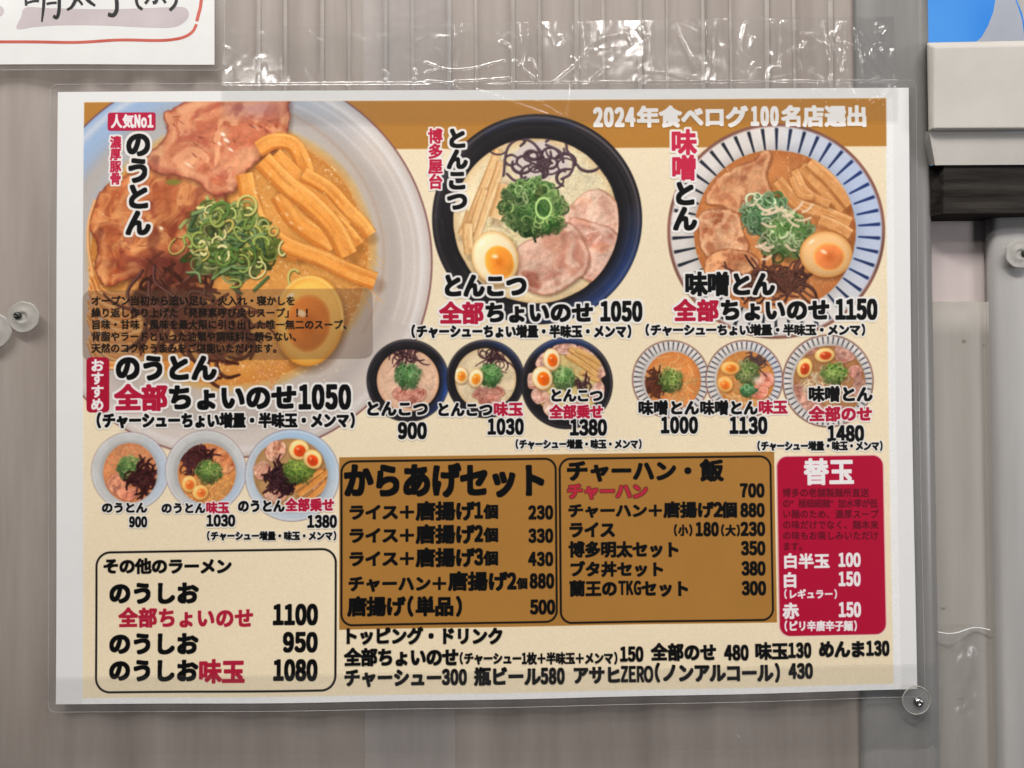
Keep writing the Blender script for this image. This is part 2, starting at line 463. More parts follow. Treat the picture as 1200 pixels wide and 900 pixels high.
def glyph(ch, ax):
    """signed distance field (in ems, inside positive) of a glyph stretched by ax along x; origin at cell centre"""
    ax = round(ax * 20) / 20
    key = (ch, ax)
    if key in _gc: return _gc[key]
    v, t = tris_of(ch)
    half = (ch in FULL.values() and ch not in '（）') or ch in '（）'
    x0g, x1g = (v[:, 0].min(), v[:, 0].max()) if len(v) else (0, 1)
    cxg = (x0g + x1g) / 2 if half else .5
    M = int(GE * .32); Wd = int(GE * (1.0 * ax)) + 2 * M; Hd = GE + 2 * M
    m = np.zeros((Hd, Wd), bool)
    q = np.empty_like(v)
    if len(v):
        q[:, 0] = (v[:, 0] - cxg) * ax * GE + Wd / 2; q[:, 1] = Hd / 2 - (v[:, 1] - .38) * GE
    for a, b, c in t:
        tri = q[[a, b, c]]
        xa, xb = int(max(0, tri[:, 0].min() - 1)), int(min(Wd, tri[:, 0].max() + 2))
        ya, yb = int(max(0, tri[:, 1].min() - 1)), int(min(Hd, tri[:, 1].max() + 2))
        if xb <= xa or yb <= ya: continue
        X = np.arange(xa, xb)[None, :] + .5; Y = np.arange(ya, yb)[:, None] + .5
        (ax_, ay_), (bx_, by_), (cx_, cy_) = tri
        e0 = (bx_ - ax_) * (Y - ay_) - (by_ - ay_) * (X - ax_)
        e1 = (cx_ - bx_) * (Y - by_) - (cy_ - by_) * (X - bx_)
        e2 = (ax_ - cx_) * (Y - cy_) - (ay_ - cy_) * (X - cx_)
        m[ya:yb, xa:xb] |= ((e0 >= 0) & (e1 >= 0) & (e2 >= 0)) | ((e0 <= 0) & (e1 <= 0) & (e2 <= 0))
    R = int(GE * .26)
    def edt(mask):                    # distance to the nearest True cell, clipped at R
        g = np.where(mask, 0., 1e4)
        r = g.copy()
        for k in range(1, R + 1):
            r[k:] = np.minimum(r[k:], g[:-k] + k * k); r[:-k] = np.minimum(r[:-k], g[k:] + k * k)
        o = r.copy()
        for k in range(1, R + 1):
            o[:, k:] = np.minimum(o[:, k:], r[:, :-k] + k * k); o[:, :-k] = np.minimum(o[:, :-k], r[:, k:] + k * k)
        return np.minimum(np.sqrt(o), R)
    def cheb(mask):                   # square metric: keeps the strokes' ends and corners crisp
        cur = mask.copy(); d = np.where(mask, 0., float(R)); 
        for k in range(1, R):
            nx = cur.copy(); nx[1:] |= cur[:-1]; nx[:-1] |= cur[1:]
            cur2 = nx.copy(); cur2[:, 1:] |= nx[:, :-1]; cur2[:, :-1] |= nx[:, 1:]
            d[cur2 & ~cur] = k; cur = cur2
        return d
    sd = (edt(~m) - .45 * edt(m) - .55 * cheb(m) + np.where(m, -.5, .5)).astype(np.float32) / GE
    _gc[key] = (sd, Wd, Hd)
    return _gc[key]

TEXT_PARTS = []                    # (name, label, mask window) - becomes the lettering meshes
def is_half(ch): return ch in FULL
def is_kana(ch): return 0x3040 <= ord(ch) <= 0x30ff or ch in '＋・、。！「」“”'

def text(s, x0, x1, y0, y1, col=(4, 4, 5), halo=0, vert=False, bold=None, name='lettering', hcol=(238, 234, 230),
         cell=.56, out=None, part=None, alpha=1.0, kbold=1.0, digit_h=1.0):
    """lettering from photo x0..x1, y0..y1 (ink box); the pieces of one line share `part`"""
    (ua, va), (ub, vb) = to_pu(x0, (y0 + y1) / 2), to_pu(x1, (y0 + y1) / 2)
    if vert:
        (uc, vt), (_, vbt) = to_pu((x0 + x1) / 2, y0), to_pu((x0 + x1) / 2, y1)
    n = len(s); items = []
    if vert:
        ch_h = (vbt - vt) / (n - .06); ch_w = (ub - ua)
        for i, ch in enumerate(s):
            if ch == ' ': continue
            emy = min(ch_h, ch_w * 1.3) * 1.02
            items.append((ch, uc, vt + ch_h * (i + .47), emy, ch_w / .92 / emy, False))
    else:
        wts = [cell if is_half(c) else (.5 if c == ' ' else 1.0) for c in s]
        tot = sum(wts) - .06; unit = (ub - ua) / tot; x = -.03
        _, t0 = to_pu((x0 + x1) / 2, y0); _, t1 = to_pu((x0 + x1) / 2, y1)
        emy = (t1 - t0) / .90
        for ch, w in zip(s, wts):
            cx_ = ua + unit * (x + w / 2); f = (cx_ - ua) / max(1e-6, ub - ua)
            cy_ = va + (vb - va) * f
            if ch != ' ':
                items.append((ch, cx_, cy_, emy, unit / emy, is_half(ch)))
            x += w
    us = [i[1] for i in items]; vv = [i[2] for i in items]; e = max(i[3] * max(1, i[4]) for i in items)
    a = max(0, int((min(us) - e) * S)); b = min(NX, int((max(us) + e) * S)); c = max(0, int((min(vv) - e) * S)); d = min(NY, int((max(vv) + e) * S))
    U = (np.arange(a, b) + .5) / S; V = (np.arange(c, d) + .5) / S
    ink = np.zeros((d - c, b - a), np.float32); ha = ink.copy()
    for ch, cu, cv, em, ax, half in items:
        if half:
            g = FULL[ch]
            v, _ = tris_of(g)
            ref, _ = tris_of('０')
            fw = ref[:, 0].max() - ref[:, 0].min(); fh = ref[:, 1].max() - ref[:, 1].min()
            if ch in '()': sy = 1.0; axx = ax * .8
            else:
                sy = .87 / fh * digit_h
                tgt = cell * ax * em * .90        # cell width in pu less gap
                bb = (bold if bold is not None else .035) * em
                axx = (tgt - 2 * bb) / (fw * em * sy)
                if ch in 'NTKGZERo': axx = min(axx, (tgt - 2 * bb) / ((v[:, 0].max() - v[:, 0].min()) * em * sy))
            em2 = em * sy; sd, Wd, Hd = glyph(g, max(.1, axx)); 
            vy = (v[:, 1].max() + v[:, 1].min()) / 2 if ch not in '()' and ch != 'o' else (.38 if ch in '()' else (ref[:, 1].max() + ref[:, 1].min()) / 2)
            cv = cv + (vy - .38) * em2
        else:
            sd, Wd, Hd = glyph(ch, max(.3, ax)); em2 = em
        gx = (U - cu) * GE / em2 + Wd / 2 - .5; gy = (V - cv) * GE / em2 + Hd / 2 - .5
        ix = np.where((gx >= 0) & (gx < Wd - 1))[0]; iy = np.where((gy >= 0) & (gy < Hd - 1))[0]
        if not len(ix) or not len(iy): continue
        gx = gx[ix]; gy = gy[iy]; x_i = gx.astype(int); y_i = gy.astype(int); fx = (gx - x_i)[None, :]; fy = (gy - y_i)[:, None]
        q = (sd[np.ix_(y_i, x_i)] * (1 - fx) + sd[np.ix_(y_i, x_i + 1)] * fx) * (1 - fy) + \
            (sd[np.ix_(y_i + 1, x_i)] * (1 - fx) + sd[np.ix_(y_i + 1, x_i + 1)] * fx) * fy
        bb = bold if bold is not None else (.052 if is_kana(ch) else (.050 if half else .048))
        bb *= kbold
        dpx = (q + bb) * em2 * S
        sy_, sx_ = slice(iy[0], iy[-1] + 1), slice(ix[0], ix[-1] + 1)
        ink[sy_, sx_] = np.maximum(ink[sy_, sx_], np.clip(dpx * .8 + .5, 0, 1))
        hw = halo if halo else 0
        if hw or out: ha[sy_, sx_] = np.maximum(ha[sy_, sx_], np.clip((dpx + (hw or .7) * S) * .6 + .5, 0, 1))
    sl = (slice(c, d), slice(a, b))
    if halo: blend(sl, C(*hcol), ha * .96)
    if out: blend(sl, C(*out), ha * .8)
    blend(sl, C(*col), ink * alpha)
    key = part or (name + s + str(x0))
    TEXT_PARTS.append([key, name, sl, np.maximum(ink, ha) > .25])

def rrect_d(U, V, u0, v0, u1, v1, r):
    cx, cy, hx, hy = (u0 + u1) / 2, (v0 + v1) / 2, (u1 - u0) / 2 - r, (v1 - v0) / 2 - r
    qx, qy = np.abs(U - cx) - hx, np.abs(V - cy) - hy
    return np.hypot(np.maximum(qx, 0), np.maximum(qy, 0)) + np.minimum(np.maximum(qx, qy), 0) - r

def box(x0, y0, x1, y1, r=0, fill=None, line=None, lw=1.2, alpha=1, corners=None):
    (u0, v0), (u1, v1) = to_pu(x0, y0), to_pu(x1, y1)
    a = max(0, int((u0 - 3) * S)); b = min(NX, int((u1 + 3) * S)); c = max(0, int((v0 - 3) * S)); d = min(NY, int((v1 + 3) * S))
    U = ((np.arange(a, b) + .5) / S)[None, :]; V = ((np.arange(c, d) + .5) / S)[:, None]
    sd = rrect_d(U, V, u0, v0, u1, v1, r); sl = (slice(c, d), slice(a, b))
    if fill is not None: blend(sl, C(*fill), cov(sd, .4) * alpha)
    if line is not None: blend(sl, C(*line), cov(np.abs(sd) - lw, .4))
    return (u0, v0, u1, v1)
# ------------------------------------------------------------------ the print itself
PICTURES = []                      # (cx, cy, rx, ry, label)
BLACK = (4, 4, 5); RED = (178, 24, 56); WHITE = (240, 236, 234)

_a, _b = to_pu(99, 120), to_pu(97.5, 816); _c, _d = to_pu(1036.5, 116), to_pu(1046, 801)
PRINT = ((_a[0] + _b[0]) / 2, (_a[1] + _c[1]) / 2, (_c[0] + _d[0]) / 2, (_b[1] + _d[1]) / 2)
print('PRINT', PRINT, _a, _b, _c, _d)
def box_pu(u0, v0, u1, v1, fill):
    (x0, y0), (x1, y1) = ap(HM, u0, v0), ap(HM, u1, v1)
    box(x0, y0, x1, y1, 0, fill=fill)

def paint_base():
    IMG[:] = C(232, 231, 230)
    IMG[:] *= (1 + .012 * (fbm(TX, TY, 40, 3) - .5))[..., None]
    box_pu(*PRINT, (233, 217, 188))
    sl = win(99, 120, 1041, 808, 0)
    X, Y = TX[sl], TY[sl]
    n = (fbm(X, Y, 2.0, 11, 3) - .5) * .03 + (fbm(X, Y, 150, 12) - .5) * .05
    IMG[sl] *= (1 + n)[..., None]
    box_pu(PRINT[0], PRINT[1], PRINT[2] + .5, PRINT[1] + 57, (176, 125, 60))

def tone():
    sl = win(99, 119, 1046, 816, 0)
    # the food pictures are a little soft and grainy, as an inkjet print is
    g = IMG[sl]; p = np.pad(g, ((2, 2), (2, 2), (0, 0)), 'edge')
    k = np.array([.06, .24, .40, .24, .06], np.float32)
    r = sum(k[i] * p[:, i:i + g.shape[1]] for i in range(5)); r = sum(k[i] * r[i:i + g.shape[0]] for i in range(5))
    lum = r.mean(-1, keepdims=True); r = lum + (r - lum) * 1.05; r = (r - .5) * 1.07 + .505
    IMG[sl] = r * (1 + (rng.random(r.shape[:2], dtype=np.float32) - .5) * .045)[..., None]
    IMG[sl] *= (1 + (fbm(TX[sl], TY[sl], 1.3, 44, 2) - .5) * .05)[..., None]

def big_bowl():
    global CLIP
    cx, cy, rx, ry = 270, 307, 237, 230
    keep = IMG.copy()
    PICTURES.append((cx, cy, rx, ry, 'large printed photo of pork ramen in a pale grey bowl'))
    bowl_pale(cx, cy, rx, ry, .80, tone=(196, 184, 176), blue=(146, 176, 214), ba=-2.1, seed=2, line=(96, 40, 44))  # blue upper left: sheen on the laminate painted into the print
    set_clip(cx, cy, rx - 1, ry - 1)
    # inner wall of the bowl, streaks of light on it
    ell(266, 304, 192, 182, C(190, 176, 164), soft=6, alpha=.6)
    for k, (rr, al) in enumerate(((224, .35), (216, .25), (203, .22))):
        a = np.linspace(-1.25, .35, 18)
        stroke(list(zip(cx + rr * np.cos(a), cy + rr * .97 * np.sin(a))), 1.6, C(240, 232, 226), alpha=al, soft=1.2, n=2)
    a = np.linspace(-1.35, .5, 22)
    stroke(list(zip(250 + 200 * np.cos(a), 300 + 186 * np.sin(a))), 1.2, C(168, 130, 104), alpha=.35, soft=2, n=2)
    def ring(X, Y, u, v, d):
        n = fbm(X, Y, 14, 5)
        return np.clip(mixc(C(196, 172, 132) * (.92 + .16 * n)[..., None], C(212, 150, 80), np.clip(-d / 14, 0, 1)), 0, 1)
    ell(272, 300, 170, 160, None, fn=ring, soft=3, wob=.02, seed=6)
    soup(270, 300, 162, 150, C(214, 150, 80), seed=8, foam=.6)
    # bubbles and oil rings on the soup
    R = random.Random(4)
    for i in range(120):
        a = R.uniform(-1.3, .6); q = R.uniform(.86, 1.0)
        x, y = 270 + 166 * q * math.cos(a), 300 + 154 * q * math.sin(a)
        ell(x, y, R.uniform(.5, 1.6), R.uniform(.4, 1.2), C(250, 226, 180), soft=.5, alpha=R.uniform(.2, .7))
    for i in range(90):
        x, y = R.uniform(290, 435), R.uniform(295, 345)
        stroke([(x, y), (x + R.uniform(4, 12), y + R.uniform(2, 9)), (x + R.uniform(10, 22), y + R.uniform(8, 20))], .5, C(232, 170, 92), alpha=.45, n=2)
    meat([(110, 247), (121, 222), (150, 206), (190, 196), (232, 207), (262, 222), (264, 250), (236, 268), (222, 292), (214, 320), (190, 330), (160, 326), (128, 336), (112, 318), (116, 290), (106, 268)],
         seed=21, lean=(192, 114, 74), fat=(222, 160, 106), edge=(104, 48, 38), sc=22)
    meat([(192, 134), (204, 127), (240, 112), (330, 112), (339, 128), (338, 150), (332, 170), (306, 186), (288, 204), (276, 224), (252, 230), (232, 214), (206, 206), (182, 202), (172, 186), (184, 172), (196, 158)],
         seed=33, lean=(192, 114, 84), fat=(224, 170, 130), edge=(118, 56, 48), sc=24)
    # bright lights on the upper slice, violet shine near its edge
    for (x, y, a, b) in ((262, 158, 3.2, 2), (266, 165, 4, 1.6), (258, 169, 2.2, 1.2), (271, 176, 3.2, 1.2), (300, 150, 3, .8), (222, 194, 4, .8), (150, 268, 2.5, 1), (190, 268, 2.6, 1.4)):
        ell(x, y, a, b, C(255, 246, 226), rot=.6, soft=.8, alpha=.9, wob=.3, seed=int(x))
    ell(300, 128, 30, 9, C(176, 136, 170), soft=6, alpha=.35, wob=.3, seed=3)
    for i in range(26):                # dark fissures in the meat
        x, y = (R.uniform(185, 320), R.uniform(135, 205)) if i < 13 else (R.uniform(122, 235), R.uniform(220, 315))
        th = R.uniform(-.3, .9); L = R.uniform(4, 12)
        stroke([(x, y), (x + L * .5 * math.cos(th), y + L * .5 * math.sin(th) + 1), (x + L * math.cos(th), y + L * math.sin(th))], R.uniform(.4, 1.1), C(112, 52, 40), alpha=.7, taper=.8, n=3)
    ell(204, 214, 9, 3.5, C(120, 128, 56), soft=1.2, alpha=.8)
    # noodles at the left
    for i in range(30):
        y = 330 + i * 3.0; x = 107 + R.uniform(-4, 6)
        stroke([(x, y - 16), (x + 8, y + 4 + R.uniform(-3, 3)), (x + 26, y + 14), (x + 52 + R.uniform(-8, 8), y + 12 + R.uniform(-6, 6))], 1.5, C(*[(232, 168, 104), (214, 140, 80), (240, 184, 120)][i % 3]), n=4)
        stroke([(x, y - 14), (x + 8, y + 6), (x + 26, y + 16), (x + 50, y + 14)], .6, C(150, 84, 44), alpha=.7, n=4)
    stroke([(112, 236), (105, 262), (105, 292), (111, 322)], 1.6, C(236, 176, 120), n=5); stroke([(113, 238), (106.5, 262), (106.5, 292), (112, 322)], .6, C(140, 80, 46), alpha=.7, n=5)
    ell(208, 318, 46, 22, C(84, 34, 32), soft=9, alpha=.75, wob=.3, seed=7)
    # kikurage under the notes
    kikurage(200, 360, 52, 34, 80, 26, 2.6, seed=5, col=(84, 46, 34), lite=(150, 108, 92), mass=.75)
    kikurage(268, 392, 34, 34, 34, 30, 2.4, seed=15, col=(92, 50, 34), lite=(150, 100, 72), mass=.5)
    for (x0, y0, x1, y1) in ((168, 318, 158, 366), (182, 312, 210, 350), (176, 330, 205, 372)):
        stroke([(x0, y0), ((x0 + x1) / 2 - 12, (y0 + y1) / 2), (x1, y1)], 2.2, C(70, 40, 36)); stroke([(x0 - 1, y0), ((x0 + x1) / 2 - 13, (y0 + y1) / 2), (x1 - 1, y1)], .6, C(170, 120, 104), alpha=.7)
    # bamboo shoots
    strips = [
        ([(303, 176), (322, 166), (344, 170), (356, 192), (360, 208)], 10, 1),
        ([(322, 182), (346, 206), (372, 232), (392, 252), (404, 268)], 10, 5),
        ([(356, 204), (386, 222), (408, 246), (424, 262), (434, 276)], 8.5, 2),
        ([(328, 228), (346, 256), (372, 276), (392, 288)], 12, 3),
        ([(296, 232), (300, 262), (318, 286), (350, 300)], 9, 9),
        ([(378, 246), (398, 262), (412, 276), (420, 288)], 7.5, 6),
        ([(308, 188), (336, 216), (366, 240), (392, 268), (408, 300)], 12.5, 4),
        ([(287, 204), (294, 236), (306, 262), (334, 286), (374, 302), (408, 318), (440, 330)], 10.5, 7),
    ]
    for pts, w, sd in strips: menma(pts, w, sd, col=(226, 152, 76), dark=(168, 92, 34), lite=(246, 188, 112))
    for (x, y) in ((337, 252), (342, 262), (352, 268), (300, 226), (326, 234)):
        ell(x, y, 2.2, 1, C(255, 226, 190), rot=.7, soft=.8, alpha=.7)
    # scallions
    negi(268, 284, 48, 46, 210, 9.5, seed=9, dark=(100, 122, 52), lite=(222, 220, 150), base=(74, 84, 38))
    negi(246, 256, 24, 16, 40, 8, seed=12, dark=(96, 112, 56), lite=(226, 214, 140), base=(78, 80, 40))
    negi(300, 290, 28, 22, 50, 8, seed=13, dark=(96, 120, 48), lite=(214, 200, 116), base=(84, 92, 40))
    R2 = random.Random(77)
    for i in range(34):                # blue-green strips, then pale loops on top
        x, y = R2.gauss(268, 24), R2.gauss(288, 22); th = R2.uniform(-.9, 1.4); L = R2.uniform(12, 24); k = R2.gauss(0, 5)
        c0 = C(*R2.choice([(64, 92, 52), (92, 122, 66), (120, 140, 92), (52, 74, 44)]))
        pts = [(x, y), (x + L * .5 * math.cos(th) + k, y + L * .5 * math.sin(th) - k), (x + L * math.cos(th), y + L * math.sin(th))]
        stroke([(p + .7, q + 1) for p, q in pts], 1.9, C(36, 44, 24), alpha=.5); stroke(pts, R2.uniform(1.2, 2.1), c0, taper=.3); stroke([(p - .3, q - .5) for p, q in pts], .45, C(190, 204, 160), alpha=.5, taper=.5)
    for i in range(30):
        x, y = R2.gauss(270, 28), R2.gauss(280, 22); r0 = R2.uniform(5.5, 12); a0 = R2.uniform(0, 6.28); a1 = a0 + R2.uniform(3.2, 6.2); fl = R2.uniform(.45, 1); ro = R2.uniform(0, 3.1)
        aa = np.linspace(a0, a1, 12); px_, py_ = r0 * np.cos(aa), r0 * fl * np.sin(aa)
        pts = list(zip(x + px_ * math.cos(ro) - py_ * math.sin(ro), y + px_ * math.sin(ro) + py_ * math.cos(ro)))
        w0 = R2.uniform(.8, 1.7); c0 = C(*R2.choice([(192, 184, 112), (172, 180, 104), (214, 204, 146), (146, 160, 86), (186, 166, 94), (112, 136, 66), (90, 120, 58)]))
        stroke([(p + .6, q + 1.1) for p, q in pts], w0 + .5, C(50, 54, 26), alpha=.55, n=2); stroke(pts, w0, c0, n=2); stroke([(p - .25, q - .35) for p, q in pts], w0 * .4, np.clip(c0 * 1.2, 0, 1), alpha=.7, n=2)
    # egg
    egg(363, 376, 40, 53, .12, white=(234, 180, 92), yolk=(206, 116, 46), yc=(-.02, .06), ys=.66, seed=4)
    a = np.linspace(-2.6, .2, 16); stroke(list(zip(363 + 38.5 * np.cos(a), 376 + 51 * np.sin(a))), 1.6, C(250, 214, 130), alpha=.7, soft=1, n=2)
    for i in range(36):                # froth at the bottom of the soup
        x, y = R.gauss(315, 9), R.gauss(434, 10)
        ell(x, y, R.uniform(1, 3.4), R.uniform(1, 3), C(214, 150, 96), soft=.5, alpha=.6)
        ell(x, y, R.uniform(.5, 1.4), R.uniform(.5, 1.2), C(160, 90, 50), soft=.5, alpha=.6)
    for i in range(30):
        ell(R.uniform(205, 400), R.gauss(438, 6), R.uniform(.5, 1.6), .5, C(255, 236, 200), soft=.4, alpha=.6)
    no_clip()
    out = ((_gx + .5) / S < PRINT[0]) | ((_gy + .5) / S < PRINT[1])     # the picture is cut off by the print's edge
    IMG[out] = keep[out]

def tonkotsu_big():
    cx, cy, r = 629.5, 257, 123
    PICTURES.append((cx, cy, r, r, 'printed photo of white pork broth ramen in a large black bowl'))
    bowl_black(cx, cy, r, .79, blue=(.75, 1.0), seed=3, blue_w=.75)
    a = np.linspace(-2.1, -1.2, 9)
    stroke(list(zip(cx + 117 * np.cos(a), cy + 117 * np.sin(a))), 2.4, C(44, 62, 120), alpha=.25, soft=2, n=2)
    set_clip(628, 259, 97, 97)
    soup(628, 259, 97, 97, C(232, 214, 178), seed=4, foam=.3)
    noodles(672, 205, 44, 40, 150, (250, 236, 200), 5.5, .6, seed=2, alpha=.5)
    noodles(600, 268, 40, 30, 120, (240, 220, 170), 5, .7, seed=3, alpha=.7)
    noodles(630, 250, 88, 84, 110, (236, 218, 178), 5, .6, seed=6, alpha=.35)
    for pts, w, sd in [([(552, 248), (546, 266), (541, 276)], 6, 5), ([(584, 176), (572, 206), (558, 240), (548, 266)], 5, 1), ([(588, 190), (578, 220), (566, 252), (556, 282)], 5.5, 2),
                       ([(592, 216), (586, 238), (580, 256)], 8, 3), ([(568, 222), (560, 246), (552, 272)], 4, 4), ([(548, 262), (548, 280), (550, 298)], 6, 6)]:
        menma(pts, w, sd, col=(222, 182, 132), dark=(168, 118, 70), lite=(240, 212, 168))
    meat([(666, 244), (684, 226), (704, 222), (722, 236), (727, 258), (726, 284), (712, 302), (696, 296), (686, 280), (668, 268), (660, 256)], 7, (206, 160, 140), (232, 200, 178), (164, 112, 84), 17)
    meat([(668, 256), (700, 262), (722, 272), (727, 296), (714, 318), (694, 330), (672, 316), (676, 290)], 3, (200, 150, 134), (230, 196, 176), (160, 106, 82), 16)
    meat([(606, 290), (626, 278), (652, 262), (670, 262), (686, 284), (690, 312), (668, 334), (640, 346), (612, 336), (604, 314)], 9, (198, 146, 130), (232, 200, 178), (150, 98, 78), 19)
    # wood ear tangle
    ell(632, 190, 34, 23, C(206, 194, 190), soft=2, wob=.2, alpha=.9, seed=4)
    R = random.Random(8)
    for i in range(24):
        x, y = R.gauss(628, 18), R.gauss(188, 11)
        th = R.uniform(0, 6.28); k = R.choice((-1, 1)) * R.uniform(.5, 1.1); pts = [(x, y)]
        for _ in range(5):
            x += 7.5 * math.cos(th); y += 6 * math.sin(th); th += k; pts.append((x, y))
        stroke(pts, R.uniform(1.1, 2.0), C(62, 44, 50), n=4, taper=.3); stroke([(p - .4, q - .5) for p, q in pts], .45, C(140, 120, 130), alpha=.6, n=4)
    for pts in ([(590, 206), (594, 176), (606, 164), (622, 166), (634, 178)], [(640, 166), (650, 160), (662, 164), (664, 176)], [(664, 176), (672, 190), (668, 204), (658, 210)], [(594, 204), (604, 212), (616, 208)], [(640, 170), (656, 178), (660, 190)]):
        stroke(pts, 1.5, C(66, 48, 56)); stroke([(p - .4, q - .5) for p, q in pts], .5, C(150, 130, 140), alpha=.6)
    negi(626, 243, 37, 32, 200, 5.6, seed=4, dark=(48, 94, 42), lite=(184, 208, 132), base=(44, 78, 38))
    negi(612, 225, 22, 12, 50, 5, seed=44, dark=(70, 116, 52), lite=(206, 220, 160), base=(60, 96, 46)); negi(640, 262, 20, 13, 50, 5, seed=45, dark=(60, 104, 44), lite=(196, 216, 140), base=(46, 80, 36))
    ell(637, 244, 10, 13, C(46, 84, 38), soft=1.5, alpha=.6); sl = win(620, 225, 655, 262)
    d = ell_d(TX[sl], TY[sl], 637, 244, 9, 12)[0]; blend(sl, C(190, 220, 140), cov(np.abs(d) - 1.1, .4))
    egg(580, 302, 27, 32, -.35, white=(238, 218, 180), yolk=(230, 146, 58), yc=(.12, .22), ys=.63, seed=2)
    no_clip()

def miso_big():
    cx, cy = 909.5, 271
    PICTURES.append((cx, cy, 127.5, 126, 'printed photo of miso ramen in a large striped white bowl'))
    bowl_striped(cx, cy, 127.5, 126, .73, 46, 3, sky=.5)
    set_clip(908, 272, 95, 96)
    soup(908, 272, 95, 96, C(196, 128, 78), seed=14, foam=.4)
    noodles(905, 275, 80, 80, 60, (222, 168, 112), 6, .7, seed=22, alpha=.4)
    for i, (pts, w) in enumerate([([(938, 196), (962, 222), (988, 246)], 8), ([(948, 190), (972, 212), (996, 240)], 9), ([(910, 212), (936, 240), (968, 250), (996, 262)], 8), ([(930, 200), (944, 226), (972, 240)], 6),
                                  ([(926, 208), (936, 228), (952, 232)], 4), ([(960, 258), (980, 266), (996, 276)], 8)]):
        menma(pts, w, 30 + i, col=(206, 146, 92), dark=(148, 90, 46), lite=(230, 182, 132))
    meat([(826, 236), (838, 212), (862, 196), (884, 186), (894, 174), (904, 182), (898, 206), (904, 226), (884, 238), (866, 250), (846, 242)], 41, (202, 142, 104), (226, 176, 134), (128, 74, 48), 16)
    meat([(822, 248), (846, 244), (866, 252), (870, 270), (878, 290), (862, 306), (838, 308), (822, 292), (818, 268)], 42, (206, 148, 112), (230, 186, 146), (130, 76, 50), 15)
    meat([(830, 300), (852, 292), (880, 296), (890, 310), (870, 322), (846, 324), (826, 320)], 43, (196, 134, 96), (222, 170, 126), (120, 68, 44), 13)
    kikurage(905, 330, 40, 16, 60, 18, 1.8, seed=6, col=(84, 52, 42), lite=(140, 100, 84), mass=.7)
    negi(896, 252, 26, 24, 120, 6.5, seed=31, dark=(66, 116, 66), lite=(214, 226, 190), base=(74, 106, 60))
    negi(922, 278, 30, 26, 130, 6.5, seed=32, dark=(84, 126, 58), lite=(224, 228, 186), base=(90, 112, 62))
    R = random.Random(5)
    for i in range(22):                # bean sprouts
        x, y = R.uniform(878, 950), R.choice([R.uniform(240, 262), R.uniform(285, 312)]); th = R.uniform(-.9, .9)
        L = R.uniform(8, 18)
        stroke([(x, y), (x + L * .5 * math.cos(th), y + L * .5 * math.sin(th) + 2), (x + L * math.cos(th), y + L * math.sin(th))], 1.4, C(232, 204, 176), alpha=.85, n=4)
    egg(968, 298, 31, 27, .1, white=(224, 180, 128), yolk=(216, 128, 74), yc=(.12, .1), ys=.6, seed=8)
    no_clip()

def petals(lst, base, fat, seed, sc=7):
    for i, (x, y, a, b, th) in enumerate(lst):
        c, s = math.cos(th), math.sin(th); R = random.Random(seed + i); pts = []
        for k in range(9):
            q = 2 * math.pi * k / 9; rr = 1 + R.uniform(-.14, .14)
            u, v = a * rr * math.cos(q), b * rr * math.sin(q)
            pts.append((x + u * c - v * s, y + u * s + v * c))
        meat(pts, seed + i, base, fat, (140, 88, 76), sc, hi=.4)

